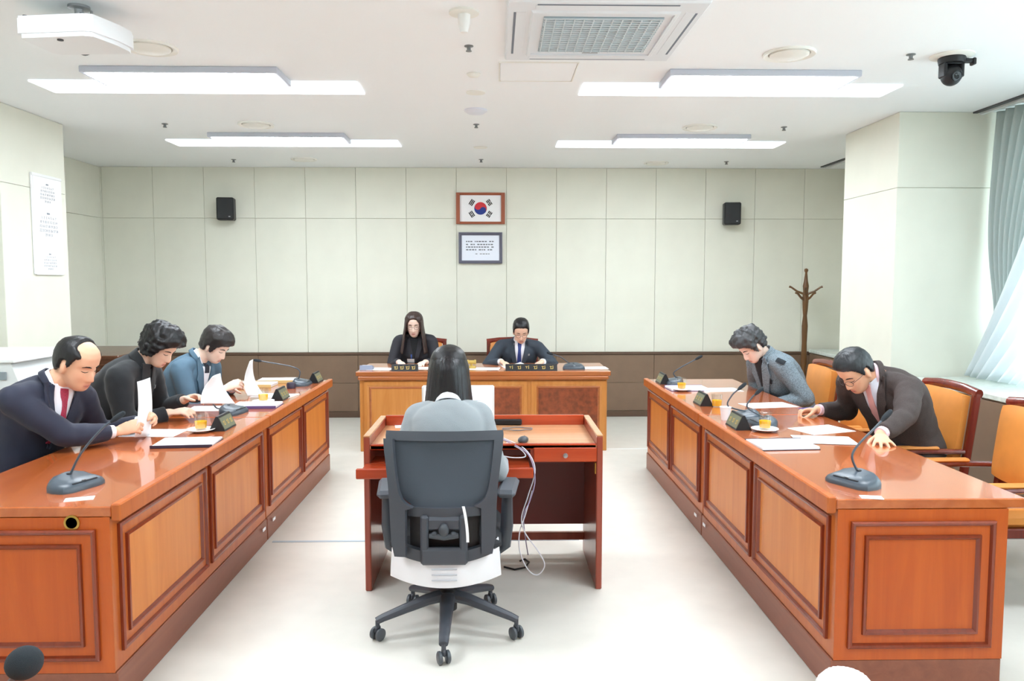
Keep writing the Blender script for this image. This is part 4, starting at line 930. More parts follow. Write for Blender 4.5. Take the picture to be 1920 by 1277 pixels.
class Person:
    def __init__(s, label, loc, rz, **k):
        s.t = thing('person', label, 'person', (loc[0], loc[1], 0), R(rz)); s.M = Matrix.Translation((loc[0], loc[1], 0)) @ Matrix.Rotation(R(rz), 4, 'Z'); s.Mi = s.M.inverted()
        s.k = k; g = k.get
        s.wk = g('w', 1.0); s.P = V3(0, 0, g('hip', .58))
        s.N = s.Mi @ Vector(g('neck')); s.H = s.Mi @ Vector(g('head'))
        lean = s.N - s.P; s.mid = s.P + lean * .5 + V3(0, -.035 * g('slump', 1), .0)
        s.xr = V3(1, 0, 0); tw = g('twist', 0); s.xr = Matrix.Rotation(R(tw), 3, 'Z') @ s.xr
        nx = g('tilt', 0)
        s.HM = Matrix.Translation(s.H) @ Rot(g('yaw', 0), 'Z') @ Rot(-g('pitch', 30), 'X') @ Rot(g('roll', 0), 'Y') @ Matrix.Scale(g('hs', 1.0), 4)
    def spine(s, t_):
        a, b, c = s.P, s.mid * 2 - (s.P + s.N) * .5, s.N
        return a * (1 - t_) ** 2 + b * (2 * t_ * (1 - t_)) + c * t_ * t_ if t_ >= 0 else a + (b - a) * 2 * t_
    def frame(s, t_):
        d = (s.spine(t_ + .02) - s.spine(t_ - .02)).normalized(); k = s.k.get('twist', 0) * max(0, t_)
        x = Matrix.Rotation(R(k), 3, 'Z') @ V3(1, 0, 0); x = (x - d * x.dot(d)).normalized(); x = Matrix.Rotation(R(s.k.get('tilt', 0)) * max(0, t_), 3, d.cross(x)) @ x
        return x, d.cross(x), d
    def torso(s, mb, off, t0=-.1, t1=1.0, wk=None, belly=0, n=32, topoff=None):
        wk = wk or s.wk; L = []; vs = []; fs = []; k = 26
        for i in range(k + 1):
            t_ = t0 + (t1 - t0) * i / k; x, f, d = s.frame(t_); c = s.spine(t_); o = off if topoff is None else off + (topoff - off) * sstep(.8, 1, t_)
            w_ = np.interp(t_, TT, TW) * wk + o; dd = np.interp(t_, TT, TD) * (.5 + .5 * wk) + o
            bst = s.k.get('bust', 0) * g1(t_ - .62, .13)
            for j in range(n):
                a = 2 * PI * j / n; cs, sn = math.cos(a), math.sin(a); p = .8
                e = dd + (belly * g1(t_ - .25, .22) + bst if sn > 0 else 0)
                vs.append(c + x * (w_ * math.copysign(abs(cs) ** p, cs)) + f * (e * math.copysign(abs(sn) ** p, sn)))
        for i in range(k):
            for j in range(n): fs.append((i * n + j, i * n + (j + 1) % n, (i + 1) * n + (j + 1) % n, (i + 1) * n + j))
        fs += [tuple(range(n))[::-1], tuple(k * n + j for j in range(n))]; mb.add(vs, fs)
    def joints(s):
        g = s.k.get; s.arm = {}
        x, f, d = s.frame(.86); c = s.spine(.86)
        for sd, key in ((1, 'right'), (-1, 'left')):
            S = c + x * (sd * g('shw', .174) * s.wk) + f * g('shfwd', .02) + d * g('shup', .012)
            a = g(key); W = s.Mi @ Vector(a['w']); R3 = s.Mi.to_3x3()
            pole = R3 @ Vector(a['pole']) if 'pole' in a else V3(sd * .55, -.45, -1)
            E = ik(S, W, .285, .25, pole); fd = R3 @ Vector(a['fd']) if 'fd' in a else (W - E); dn = R3 @ Vector(a['dn']) if 'dn' in a else V3(sd * .3, 0, 1)
            s.arm[sd] = (S, E, W, fd, dn, a)
    def build(s):
        g = s.k.get; s.joints(); t = s.t
        # --- body: one continuous skin surface
        mb = MB(); s.torso(mb, -.012); add_head(mb, s.HM)
        hb = s.HM @ V3(0, -.03, -.055); nr = g('neckr', .054)
        mb.limb([s.spine(.9), s.N + (hb - s.N) * .3, hb, s.HM @ V3(0, -.02, 0)], [nr * 1.15, nr, nr * .97, nr * .9], 18)
        mb.limb([s.spine(.93) + s.frame(.93)[0] * -.1, s.N + (hb - s.N) * .1, s.spine(.93) + s.frame(.93)[0] * .1], [.026, .042, .026], 12)
        for sd in (1, -1):
            S, E, W, fd, dn, a = s.arm[sd]
            mb.limb([S, (S + E) / 2, E], [.052, .046, .04], 12); mb.limb([E, E + (W - E) * .35, W], [.04, .038, .026], 12)
            add_hand(mb, W, fd, dn, (-1 if sd > 0 else 1), a.get('curl', .45), a.get('spread', .1), a.get('thumb', .5), g('handk', 1.0))
        legs = {}
        for sd in (1, -1):
            hp = s.P + V3(sd * .09, .02, -.01); kn = s.P + V3(sd * g('knee', .1), .42, -.03); an = V3(kn.x, kn.y + g('foot', -.03), .085); legs[sd] = (hp, kn, an)
            mb.limb([hp, (hp + kn) / 2, kn], [.078, .068, .052], 12); mb.limb([kn, kn + (an - kn) * .35, an], [.05, .05, .034], 12); mb.limb([an + V3(0, 0, -.02), an + V3(0, .06, -.045)], [.03, .028], 10)
        me = remesh(mb, .0055, 2); n = len(me.vertices); co = np.empty(n * 3); me.vertices.foreach_get('co', co); co = co.reshape(-1, 3)
        HI = np.array(s.HM.inverted()); L = co @ HI[:3, :3].T + HI[:3, 3]
        base = np.array(lin(g('skin', (232, 190, 164)))[:3]); col = np.tile(base, (n, 1))
        lipc = np.array(lin(g('lips', (196, 112, 104)))[:3]); X, Y, Z = L.T
        k = np.exp(-(X / .021) ** 4) * np.exp(-((Z + .0775) / .0115) ** 4) * (Y > .06)
        col = col * (1 - k[:, None] * .75) + lipc * k[:, None] * .75
        k = (np.exp(-((abs(X) - .043) / .02) ** 2 - ((Z + .03) / .022) ** 2) * (Y > .03) * .3 + np.exp(-(X / .014) ** 2 - ((Z + .042) / .014) ** 2) * (Y > .07) * .25)[:, None]
        col = col * (1 - k) + base * np.array([.95, .72, .66]) * k
        at_ = me.attributes.new('tint', 'FLOAT_COLOR', 'POINT'); at_.data.foreach_set('color', np.hstack([col, np.ones((n, 1))]).astype(np.float32).ravel())
        me.materials.append(m_skin); s.body = link('body', me, t, ang=180)
        # --- trousers / skirt and shoes
        mb = MB(); s.torso(mb, .006, -.1, .28); hp = s.P + V3(0, -.02, -.02)
        for sd in (1, -1):
            h, kn, an = legs[sd]; mb.limb([h, (h + kn) / 2, kn], [.098, .084, .068], 14); mb.limb([kn, (kn + an) / 2, an + V3(0, 0, .02)], [.066, .06, .054], 14)
        me = remesh(mb, .012, 4); me.materials.append(g('trouser', m_black)); link('trousers', me, t, ang=180)
        for sd in (1, -1):
            an = legs[sd][2]
            MB().limb([an + V3(0, -.035, -.045), an + V3(0, .03, -.045), an + V3(0, .11, -.055), an + V3(0, .17, -.06)], [.036, .038, .04, .03], 14, None, .7, (0, 0, 1)).build('shoe', mat('shoe_black', (24, 22, 22), .35), t)
        # --- jacket
        jo = g('jo', .016); mb = MB(); s.torso(mb, jo, g('hem', -.08), 1.0, belly=g('belly', .01), topoff=.016)
        s.over = []; s.tb = BVHTree.FromPolygons([Vector(v) for v in mb.v], mb.f)
        for sd in (1, -1):
            S, E, W, fd, dn, a = s.arm[sd]; u = (W - E).normalized(); r = g('sleeve', 1.0); endp = E + (W - E) * a.get('cuff', .88)
            c93 = s.spine(.92); mb.limb([c93, c93 + (S - c93) * .55 + s.frame(.9)[2] * .012, S + s.frame(.86)[2] * .006], [.06 * r, .064 * r, .066 * r], 16)
            mb.limb([S, S + (E - S) * .5, E], [.071 * r, .064 * r, .058 * r], 16); mb.tube([E - u * .02, E + (endp - E) * .3, endp - u * .005, endp], [.05 * r, .056 * r, .045 * r, .045 * r], 16)
        fold = g('fold', .006); sdn = random.Random(hash(len(s.k['neck'])) + int(s.t.location.y * 100)).uniform(0, 50)
        def disp(p): return fold * (noise.noise(p * 9 + V3(sdn, 0, 0)) * .8 + noise.noise(p * 22 + V3(0, sdn, 0)) * .4)
        me = remesh(mb, .009, 9, disp); me.materials.append(g('jacket')); s.jk = link(g('jname', 'jacket'), me, t, ang=180)
        s.bvh = BVHTree.FromPolygons([v.co.copy() for v in me.vertices], [tuple(p.vertices) for p in me.polygons])
        # cuffs
        if g('cuffm'):
            for sd in (1, -1):
                S, E, W, fd, dn, a = s.arm[sd]; u = (W - E).normalized(); e = E + (W - E) * a.get('cuff', .88)
                MB().tube([e - u * .03, e + u * .022, e + u * .02, e - u * .03], [.036, .034, .031, .03], 18, cap=False).build('shirt_cuff', g('cuffm'), t)
        return s
    def patch(s, name, m, left, right, zs_, off=.006, th=.006, cols=8, rows=16, t_=.8, up=0):
        """cloth piece laid on the chest: left/right edges x(z) in the torso frame, z measured down from the neck base"""
        x, f, d = s.frame(t_); T = basis(x, f, d, s.N); z0, z1 = zs_
        ey = T.to_3x3() @ V3(0, 1, 0); Y = np.full((cols + 1, rows + 1), np.nan); XX = np.zeros((cols + 1, rows + 1)); ZZ = np.linspace(z0, z1, rows + 1)
        for i in range(cols + 1):
            for j in range(rows + 1):
                a = left(ZZ[j]); b = right(ZZ[j]); XX[i, j] = a + (b - a) * i / cols
                h = s.bvh.ray_cast(T @ V3(XX[i, j], .24, ZZ[j]), -ey, .4)
                h2 = s.tb.ray_cast(T @ V3(XX[i, j], .5, ZZ[j]), -ey, .8)
                hx = [q for q in (bb_.ray_cast(T @ V3(XX[i, j], .5, ZZ[j]), -ey, .8) for bb_ in s.over) if q[0] is not None]
                if h2[0] is not None and (h[0] is None or (h[0] - h2[0]).length > .04): h = h2
                if h[0] is not None: Y[i, j] = (h[0] - s.N).dot(ey)
                for q in hx: Y[i, j] = np.nanmax([Y[i, j], (q[0] - s.N).dot(ey) - .004])
            ok = ~np.isnan(Y[i]); Y[i] = np.interp(np.arange(rows + 1), np.arange(rows + 1)[ok], Y[i][ok]) if ok.any() else .08
            y0_ = Y[i].copy()                                   # cloth bridges the hollows of the chest
            for j in range(rows + 1):
                for k in range(j + 2, rows + 1):
                    tt = (np.arange(j, k + 1) - j) / (k - j); Y[i, j:k + 1] = np.maximum(Y[i, j:k + 1], np.minimum(y0_[j] + (y0_[k] - y0_[j]) * tt, y0_[j:k + 1] + .03))
        def fn(u, v):
            i = round(u * cols); j = round(v * rows); return T @ V3(XX[i, j], Y[i, j] + off, ZZ[j])
        mb = MB().sheet(fn, cols, rows, th)
        if name == 'shirt_front': s.over.append(BVHTree.FromPolygons([Vector(v) for v in mb.v], mb.f))
        return mb.build(name, m, s.t, ang=60)
    def suit_front(s, shirt, lapel, depth=-.30, tie=None, wide=.062, lw=.055):
        V = lambda z: max(.004, wide * (1 - max(0, (.0 - z)) / -depth * .98)) if z < 0 else wide
        if shirt: s.patch('shirt_front', shirt, lambda z: -V(z), lambda z: V(z), (.035, depth), .004, .004)
        if tie:
            s.patch('tie', tie, lambda z: -np.interp(-z, [-.022, .008, .02, .3], [.018, .021, .014, .03]), lambda z: np.interp(-z, [-.022, .008, .02, .3], [.018, .021, .014, .03]), (.022, depth + .02), .011, .007, 4, 16)
        if lapel: s.collar(lapel, .08, .028, 'jacket_collar', 1.0)
        if lapel:
            for sd in (-1, 1):
                i_ = lambda z, sd=sd: sd * (V(z) - .004); o_ = lambda z, sd=sd: sd * (V(z) + lw * np.interp(-z, [-.03, .06, .1, .105, .2, -depth], [.55, .75, 1.05, .85, .6, .1]))
                s.patch('lapel', lapel, i_, o_, (.035, depth - .01), .011, .006, 5, 22)
    def collar(s, m, r=.062, h=.03, name='shirt_collar', open_=.25):
        hb = s.HM @ V3(0, -.03, -.055); d = (hb - s.N).normalized(); x, f, _ = s.frame(.95); f = (f - d * f.dot(d)).normalized(); x = f.cross(d)
        c = s.N - d * .02
        def fn(u, v):
            a = PI / 2 + open_ + (2 * PI - 2 * open_) * u; rr = r + .006 * (1 - v); dip = -.022 * max(0, math.sin(a)) ** 2
            return c + x * (rr * math.cos(a)) + f * (rr * math.sin(a) * 1.05) + d * (h * v * (1.1 - .3 * max(0, math.sin(a))) + dip + .012)
        return MB().sheet(fn, 30, 4, .006).build(name, m, s.t, ang=180)
    def face(s, brow=(28, 24, 22), glasses=None, lash=(40, 28, 24)):
        t = s.t; mbw_ = mat('eyebrow_%d' % brow[0], brow, .8); ml = mat('lash_%d' % lash[0], lash, .7)
        for sd in (-1, 1):
            pts = [s.HM @ face_pt(sd * x, z, .0012) for x, z in ((.014, .018), (.026, .0225), (.038, .0225), (.05, .016))]
            MB().tube(pts, [.002, .0034, .003, .0012], 8).build('eyebrow', mbw_, t)
            pts = [s.HM @ face_pt(sd * x, z, .0006) for x, z in ((.018, -.003), (.025, -.0062), (.033, -.0075), (.041, -.0062), (.047, -.003))]
            MB().tube(pts, [.0008, .0016, .0019, .0017, .0009], 6).build('eyelid_line', ml, t)
        pts = [s.HM @ face_pt(x, -.0775 + .05 * abs(x) ** 1.3 * (-1 if False else 0), .0004) for x in (-.02, -.01, 0, .01, .02)]
        MB().tube(pts, [.0006, .0013, .0015, .0013, .0006], 6).build('mouth_line', mat('mouth_line', (128, 62, 58), .7), t)
        if glasses:
            gm = mat('spectacle_frame', glasses, .3, .3); gt = MB()
            for sd in (-1, 1):
                c = V3(sd * .033, .102, -.004); gt.tube([s.HM @ (c + V3(.024 * math.cos(a), -.010 * (sd * .024 * math.cos(a) / .024 * .5 + .5) * 1, .018 * math.sin(a))) for a in [i * 2 * PI / 20 for i in range(20)]], .0014 * s.HM.median_scale, 6, closed=True)
                gt.tube([s.HM @ V3(sd * .056, .094, 0), s.HM @ V3(sd * .074, .05, .002), s.HM @ V3(sd * .078, -.005, .004)], .0014, 6)
            gt.tube([s.HM @ V3(-.01, .104, 0), s.HM @ V3(0, .107, .003), s.HM @ V3(.01, .104, 0)], .0014, 6)
            gt.build('spectacles', gm, t)
    def hair(s, m, line, thick, lump=0, lscale=30, bald=None, fringe=None, streak=.0015, n=72, k=48, flow=None, seed=0):
        """line: hairline height by azimuth (0 front .. 180 back); thick(az, el, p) extra radius"""
        A = sorted(line); az_ = [a for a, z in A]; zz_ = [z for a, z in A]; c0 = V3(0, -.008, .012); vs = []; fs = []
        for i in range(k + 1):
            ph = PI * i / k
            for j in range(n):
                a = 2 * PI * j / n; d = V3(math.sin(ph) * math.sin(a), math.sin(ph) * math.cos(a), math.cos(ph))
                h = HBVH.ray_cast(c0 + d * .3, -d); r = (h[0] - c0).length if h[0] else .09; p = c0 + d * r
                az = abs(math.degrees(math.atan2(p.x, p.y)));
                mask = sstep(-.009, .009, p.z - np.interp(az, az_, zz_) + .004 * noise.noise(d * 14 + V3(seed, 0, 0)))
                if p.z < -.085: mask = 0
                if bald: mask *= 1 - bald(p)
                e = thick(az, p) + lump * (noise.noise(d * lscale * .1 + V3(seed, 3, 1)) + .6 * noise.noise(d * lscale * .23 + V3(seed, 8, 1))) + streak * noise.noise(V3(a * 14, ph * 2, seed))
                vs.append(s.HM @ (c0 + d * (r + (-.02) * (1 - mask) + e * mask)))
        for i in range(k):
            for j in range(n): fs.append((i * n + j, i * n + (j + 1) % n, (i + 1) * n + (j + 1) % n, (i + 1) * n + j))
        return MB().add(vs, fs).build('hair', m, s.t, ang=180)
MALE = [(0, .078), (30, .074), (48, .058), (62, .03), (74, -.015), (84, -.02), (90, .018), (104, .018), (116, -.03), (140, -.06), (180, -.066)]
h_black = hairmat('hair_black', (26, 25, 28)); h_brown = hairmat('hair_dark_brown', (62, 46, 42)); h_grey = hairmat('hair_greying', (62, 62, 64))
m_shirt = mat('shirt_white', (240, 240, 246), .7); m_pink = mat('shirt_pink', (236, 206, 214), .7)
def hands(w, **k): return dict(w=w, **k)
# ---- the balding man in navy, left table
j_navy = mat('suit_navy', (34, 38, 58), .75, bump=.15, bscale=700, sheen=.1)
p = Person('balding man in navy suit and crimson tie holding up a sheet of paper', (-2.46, 3.9), -114, neck=(-2.195, 3.86, 1.1), head=(-2.075, 3.86, 1.2), pitch=24, yaw=10, w=1.1, belly=.03, neckr=.06, hs=1.06,
           skin=(232, 182, 150), jacket=j_navy, trouser=j_navy, cuffm=m_shirt, jo=.02, sleeve=1.05,
           right=hands((-1.955, 3.98, .835), fd=(.75, .28, .22), dn=(.15, -.9, .5), curl=.75, thumb=.9, cuff=.84, pole=(-.15, -1, -.75)), left=hands((-1.93, 4.215, .845), fd=(.7, -.35, .3), dn=(.2, .9, .4), curl=.75, thumb=.9, cuff=.9)).build()
p.suit_front(m_shirt, j_navy, -.27, mat('tie_crimson', (150, 34, 62), .5, var=.2, vscale=260)); p.collar(m_shirt, .066, .04); p.face()
def bald1(q): return sstep(.0, .03, q.y) * sstep(.05, .062, q.z) * sstep(.066, .046, abs(q.x))
p.hair(h_black, MALE[:2] + [(40, .062), (48, .05), (62, .04), (74, -.0), (84, -.015), (90, .02), (104, .02), (116, -.03), (140, -.055), (180, -.06)], lambda az, q: .010 + .004 * sstep(60, 120, az), bald=bald1, seed=1)
def held(label, fn, nu=8, nv=10): return tag(MB().sheet(fn, nu, nv, .0012).build('paper_sheet', m_paper, None, ang=180), label, 'paper', 'papers being held or turned')
def quadsheet(a, b, c, d, bend=(0, 0, 0), pw=1.0):
    a, b, c, d = [Vector(q) for q in (a, b, c, d)]; bd = Vector(bend)
    return lambda u, v: a * (1 - u) * (1 - v) + b * u * (1 - v) + c * u * v + d * (1 - u) * v + bd * (math.sin(PI * v) * pw + .3 * math.sin(PI * u))
pa = [at(257, 716, Y=4.0), at(281, 708, Y=4.19), at(281, 818, Y=4.19), at(252, 820, Y=4.0)]
held('white sheet held upright by the man in the navy suit', quadsheet(*pa, bend=(.012, 0, 0)))
# ---- woman in black, curly hair
j_blk = mat('knit_black', (27, 29, 33), .85, bump=.35, bscale=420, sheen=.15)
p = Person('woman with short curly black hair in black jacket turning a page', (-2.42, 4.7), -94, neck=(-2.15, 4.7, 1.125), head=(-2.03, 4.7, 1.215), pitch=36, yaw=-6, w=1.02, bust=.03, jo=.022, sleeve=1.08, hs=.98, slump=1.4,
           skin=(238, 202, 178), jacket=j_blk, trouser=j_blk, fold=.008,
           right=hands((-1.95, 4.62, .825), fd=(.9, .05, .1), dn=(0, -.3, .9), curl=.5, cuff=.93), left=hands((-1.95, 4.85, .87), fd=(.85, -.1, .15), dn=(0, .6, .7), curl=.6, thumb=.8, cuff=.93)).build()
p.collar(j_blk, .07, .05, 'jacket_collar', .35); p.face(glasses=None)
p.patch('lapel', j_blk, lambda z: .02, lambda z: .085 - .1 * -z, (.03, -.25), .01, .007); p.patch('lapel', j_blk, lambda z: -.085 + .1 * -z, lambda z: -.02, (.03, -.25), .01, .007)
p.patch('brooch', m_steel, lambda z: -.1, lambda z: -.08, (-.1, -.12), .014, .006, 3, 3)
p.hair(h_black, [(0, .058), (35, .05), (55, .015), (70, -.04), (90, -.045), (110, -.055), (180, -.07)], lambda az, q: .03 + .014 * sstep(.02, .1, q.z) + .006 * sstep(70, 20, az) * sstep(.03, .07, q.z), lump=.016, lscale=38, seed=4)
a = [at(402, 703, Y=4.72), at(414, 701, Y=4.95), at(441, 752, Y=4.9), at(378, 757, Y=4.62)]
held('white page being turned by the woman in black', quadsheet(at(398, 706, Y=4.66), at(413, 700, Y=4.84), at(441, 757, Y=4.78), at(376, 757, Y=4.55), bend=(-.02, 0, .0)))
# ---- woman in blue-grey jacket
j_teal = mat('jacket_bluegrey', (84, 112, 132), .75, bump=.2, bscale=500)
p = Person('woman with short dark hair in blue-grey jacket reading a lifted page', (-2.32, 5.54), -108, neck=(-2.105, 5.5, 1.065), head=(-1.985, 5.5, 1.155), pitch=34, yaw=6, w=.98, bust=.03, hs=.97,
           skin=(240, 208, 188), jacket=j_teal, trouser=mat('skirt_dark', (50, 56, 66), .8), cuffm=m_shirt,
           right=hands((-1.9, 5.4, .86), fd=(.8, .2, .35), dn=(0, -.7, .6), curl=.65, thumb=.8, cuff=.9), left=hands((-1.93, 5.68, .83), fd=(.9, -.2, .0), dn=(0, .3, .9), curl=.5, cuff=.9)).build()
p.suit_front(m_shirt, j_teal, -.24, None, .05, .06); p.collar(m_shirt, .06, .038); p.face()
p.patch('neck_ribbon', mat('ribbon_dark', (34, 38, 50), .6), lambda z: -.02, lambda z: .02, (.0, -.05), .012, .008, 4, 5)
p.hair(hairmat('hair_soft_black', (40, 36, 36)), [(0, .052), (35, .045), (55, .02), (68, -.03), (80, -.035), (92, .005), (104, .0), (116, -.05), (180, -.068)], lambda az, q: .02 + .012 * sstep(.02, .1, q.z) + .006 * sstep(120, 170, az), lump=.006, lscale=30, seed=9)
held('white page lifted by the woman in the blue-grey jacket', quadsheet(at(468, 678, Y=5.42), at(474, 674, Y=5.58), at(497, 744, Y=5.55), at(464, 742, Y=5.38), bend=(-.03, 0, -.01)))
# ---- woman in grey tweed, right table
j_tw = mat('tweed_grey', (112, 124, 132), .9, var=.22, vscale=160, bump=.4, bscale=300)
p = Person('woman with short wavy greying hair in grey tweed jacket bowing over papers', (2.3, 5.88), 106, neck=(2.045, 5.82, 1.045), head=(1.935, 5.8, 1.125), pitch=44, yaw=-4, w=1.0, bust=.03, hs=1.04, slump=1.5,
           skin=(242, 214, 198), jacket=j_tw, trouser=mat('skirt_black', (36, 36, 40), .8), jo=.02, sleeve=1.08,
           right=hands((2.06, 5.98, .69), fd=(-.8, -.3, -.3), dn=(0, .3, .9)), left=hands((2.06, 5.68, .69), fd=(-.8, .3, -.3), dn=(0, -.3, .9))).build()
p.suit_front(mat('top_black', (24, 26, 30), .8), j_tw, -.3, None, .055, .085); p.collar(j_tw, .074, .045, 'jacket_collar', .5); p.face()
m_flap = mat('flap_black', (30, 36, 42), .8)
p.hair(h_grey, [(0, .06), (35, .052), (55, .025), (68, -.02), (80, -.03), (92, .015), (104, .01), (116, -.045), (180, -.07)], lambda az, q: .02 + .016 * sstep(.02, .1, q.z) + .01 * sstep(60, 10, az) * sstep(.04, .08, q.z), lump=.015, lscale=40, seed=12)
def dab(p, name, m, px, py, Y, w_, h_, ang=0):
    """flat piece of cloth lying on the jacket where the photo shows it"""
    o = p.Mi @ EYE; tg = p.Mi @ at(px, py, Y=Y); d = (tg - o).normalized(); h = p.bvh.ray_cast(o, d)
    if h[0] is None: return
    n_ = h[1]; u = V3(0, 0, 1); u = (u - n_ * u.dot(n_)).normalized(); v = n_.cross(u); M = basis(v, u, n_, h[0]) @ Rot(ang, 'Z')
    def fn(a, b):
        q = M @ V3((a - .5) * w_, (b - .5) * h_, .03); hh = p.bvh.ray_cast(q, -n_); return (hh[0] if hh[0] else q - n_ * .03) + n_ * .007
    MB().sheet(fn, 6, 4, .004).build(name, m, p.t, ang=60)
dab(p, 'shoulder_flap', m_flap, 1464, 678, 5.7, .07, .035, 25); dab(p, 'pocket_flap', m_flap, 1444, 714, 5.7, .05, .035, 10)
# ---- man in brown jacket, right table
j_br = mat('jacket_brown', (66, 56, 54), .85, var=.12, vscale=200, bump=.25, bscale=400)
p = Person('man in brown jacket and spectacles leaning on the table with a pen', (2.52, 4.62), 116, neck=(2.215, 4.44, 1.06), head=(2.085, 4.42, 1.09), pitch=42, yaw=-8, shup=.045, w=1.12, belly=.02, neckr=.06, hs=1.04, slump=1.6,
           skin=(226, 174, 142), jacket=j_br, trouser=mat('trousers_dark', (44, 44, 50), .8), cuffm=m_pink, jo=.022, sleeve=1.08, fold=.009,
           left=hands((1.995, 3.93, .815), fd=(-.3, -.85, -.22), dn=(-.1, -.2, 1), curl=.12, spread=.26, thumb=.1, cuff=.9, pole=(.6, -.25, -.2)), right=hands((1.985, 4.7, .815), fd=(-.85, .1, -.1), dn=(0, .35, .8), curl=.75, thumb=.9, cuff=.9)).build()
p.suit_front(mat('shirt_pale_blue', (222, 226, 238), .7), j_br, -.3, mat('tie_pink', (226, 168, 164), .6)); p.collar(m_pink, .066, .04); p.face(glasses=(60, 50, 48))
p.hair(hairmat('hair_short_black', (34, 36, 40)), [(0, .07), (30, .068), (48, .056), (62, .03), (74, -.005), (84, -.015), (90, .02), (104, .02), (116, -.03), (140, -.058), (180, -.062)], lambda az, q: .011 + .01 * sstep(.05, .11, q.z), lump=.002, lscale=60, seed=15)
tag(MB().tube([at(1497, 766, Y=4.68), at(1512, 766, Y=4.69), at(1545, 764, Y=4.72)], [.002, .005, .005], 8).build('pen', mat('pen_violet', (112, 96, 178), .4), None), 'violet pen in the right hand of the brown-jacketed man', 'pen')
# ---- long-haired woman at the front desk
j_dk = mat('jacket_black', (48, 48, 55), .8, bump=.15, bscale=600)
p = Person('woman with long dark brown hair in black jacket at the front desk', (-.845, 8.18), 180, neck=(-.85, 8.1, 1.045), head=(-.85, 8.03, 1.165), pitch=14, w=.96, bust=.025, hs=1.0, neckr=.048,
           skin=(244, 216, 200), jacket=j_dk, trouser=j_dk, right=hands((-.98, 7.82, .8), fd=(.3, -.8, -.1), dn=(0, 0, 1)), left=hands((-.72, 7.82, .8), fd=(-.3, -.8, -.1), dn=(0, 0, 1))).build()
p.suit_front(mat('top_black', (24, 26, 30), .8), j_dk, -.22, None, .05, .05); p.face(glasses=(120, 104, 96))
p.hair(h_brown, [(0, .078), (22, .07), (40, .03), (52, -.02), (62, -.06), (110, -.08), (180, -.08)], lambda az, q: .014 + .008 * sstep(40, 75, az), lump=.002, seed=20, streak=.003)
def longhair(p, m, L, a0, gap=0, sh=.0, bot=.12, name='long_hair', fwd=0.0, wz=.098, dz=.118, z0=.06):
    """curtain of hair: arc from one temple round the back to the other, falling L below the crown side"""
    Mz = Matrix.Translation(p.H) @ Rot(p.k.get('yaw', 0), 'Z') @ Rot(-p.k.get('pitch', 0) * .35, 'X')
    def fn(u, v):
        a = a0 + (2 * PI - 2 * a0) * u; mid = abs(2 * u - 1); g_ = gap * g1(2 * u - 1, .28) * v ** 2
        z = z0 - (L - g_) * v; k = 1 + bot * max(0, -z) / .25
        k0 = math.sqrt(max(.03, 1 - (z / .137) ** 2)) if z > 0 else 1.0; x = math.sin(a) * wz * k * k0; y = -.006 + math.cos(a) * dz * k0 - sh * v * (1 - mid) + fwd * v * mid ** 2
        w_ = .004 * noise.noise(V3(a * 9, v * 1.5, 1)) * (.3 + v)
        return Mz @ V3(x * (1 + w_ * 8), y * (1 + w_ * 8), z)
    return MB().sheet(fn, 90, 26, .014).build(name, m, p.t, ang=180)
longhair(p, h_brown, .41, R(56), sh=.03, fwd=.07, wz=.1, dz=.12, z0=.125, bot=.4)
m_lan = mat('lanyard_blue', (60, 92, 168), .6)
p.patch('lanyard', m_lan, lambda z: .02 - .1 * z * .2, lambda z: .032 - .1 * z * .2, (-.14, -.19), .014, .002, 2, 6); p.patch('name_card', m_paper, lambda z: .0, lambda z: .075, (-.19, -.235), .016, .003, 3, 3)
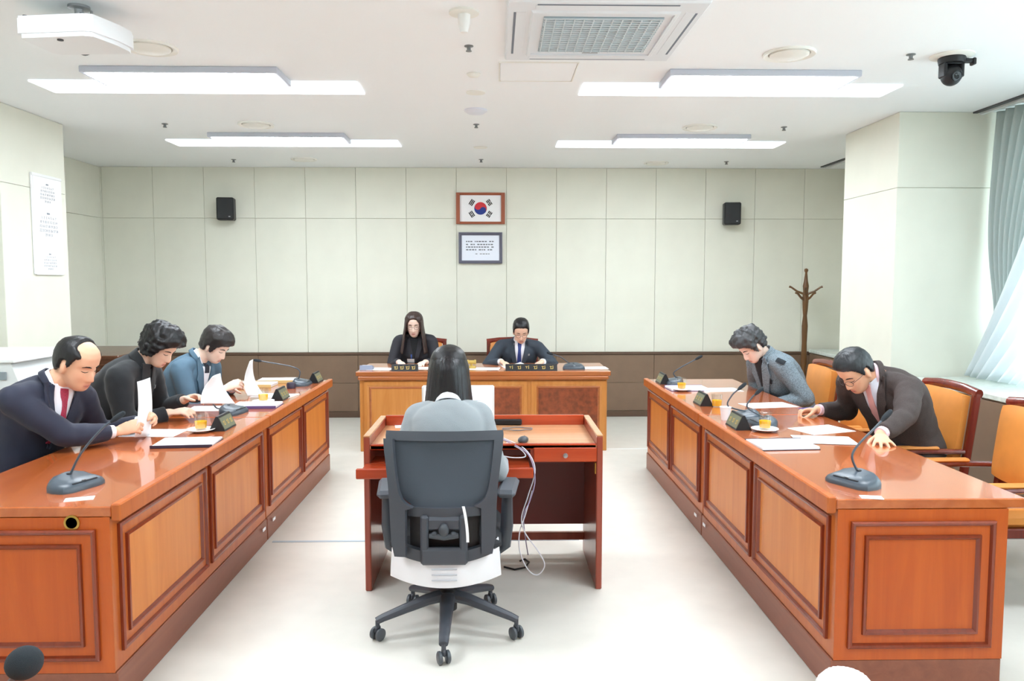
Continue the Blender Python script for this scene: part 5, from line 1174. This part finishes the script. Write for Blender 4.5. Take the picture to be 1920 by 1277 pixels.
# ---- man at the front desk
j_gr = mat('suit_bluegrey', (52, 62, 74), .75, bump=.15, bscale=600)
p = Person('man in dark suit with blue tie and spectacles reading at the front desk', (.23, 8.2), 180, neck=(.245, 8.08, .985), head=(.258, 7.99, 1.1), pitch=28, yaw=2, w=1.1, neckr=.058, hs=1.0,
           skin=(240, 198, 172), jacket=j_gr, trouser=j_gr, cuffm=m_shirt, right=hands((.06, 7.76, .805), fd=(.35, -.7, -.15), dn=(0, 0, 1), pole=(-.8, .3, -.6)), left=hands((.46, 7.76, .805), fd=(-.35, -.7, -.15), dn=(0, 0, 1), pole=(.8, .3, -.6))).build()
p.suit_front(m_shirt, j_gr, -.3, mat('tie_blue', (40, 58, 122), .5), .06); p.collar(m_shirt, .064, .04); p.face(glasses=(150, 130, 124))
p.patch('lapel_pin', m_steel, lambda z: -.108, lambda z: -.09, (-.07, -.088), .018, .004, 3, 3)
p.hair(h_black, MALE, lambda az, q: .012 + .012 * sstep(.05, .11, q.z), lump=.002, lscale=60, seed=25)
# ---- recorder seen from behind
j_kn = mat('cardigan_grey', (150, 157, 161), .9, bump=.4, bscale=350, sheen=.2)
p = Person('woman with long straight black hair in grey cardigan seen from behind at the small desk', (-.22, 3.57), 0, neck=(-.225, 3.62, 1.035), head=(-.228, 3.715, 1.165), pitch=8, w=.92, hip=.595, neckr=.048, jo=.01, fold=.005,
           skin=(240, 206, 186), jacket=j_kn, jname='cardigan', trouser=mat('skirt_navy', (52, 64, 88), .8), sleeve=.8, shw=.165, foot=-.1, knee=.08,
           right=hands((.03, 3.79, .715), fd=(-.35, .8, -.1), dn=(.1, 0, 1), cuff=.95, pole=(.3, -.6, -1)), left=hands((-.46, 3.8, .715), fd=(.35, .8, -.1), dn=(-.1, 0, 1), cuff=.95, pole=(-.3, -.6, -1))).build()
p.face(); p.collar(m_shirt, .06, .035)
p.hair(h_black, [(0, .07), (30, .06), (55, .0), (65, -.06), (110, -.08), (180, -.08)], lambda az, q: .014 + .006 * sstep(.03, .1, q.z), lump=.001, seed=30)
longhair(p, hairmat('hair_sleek_black', (30, 28, 32), .26), .4, R(62), gap=.07, sh=-.0, bot=.3, wz=.1, dz=.124, z0=.13)
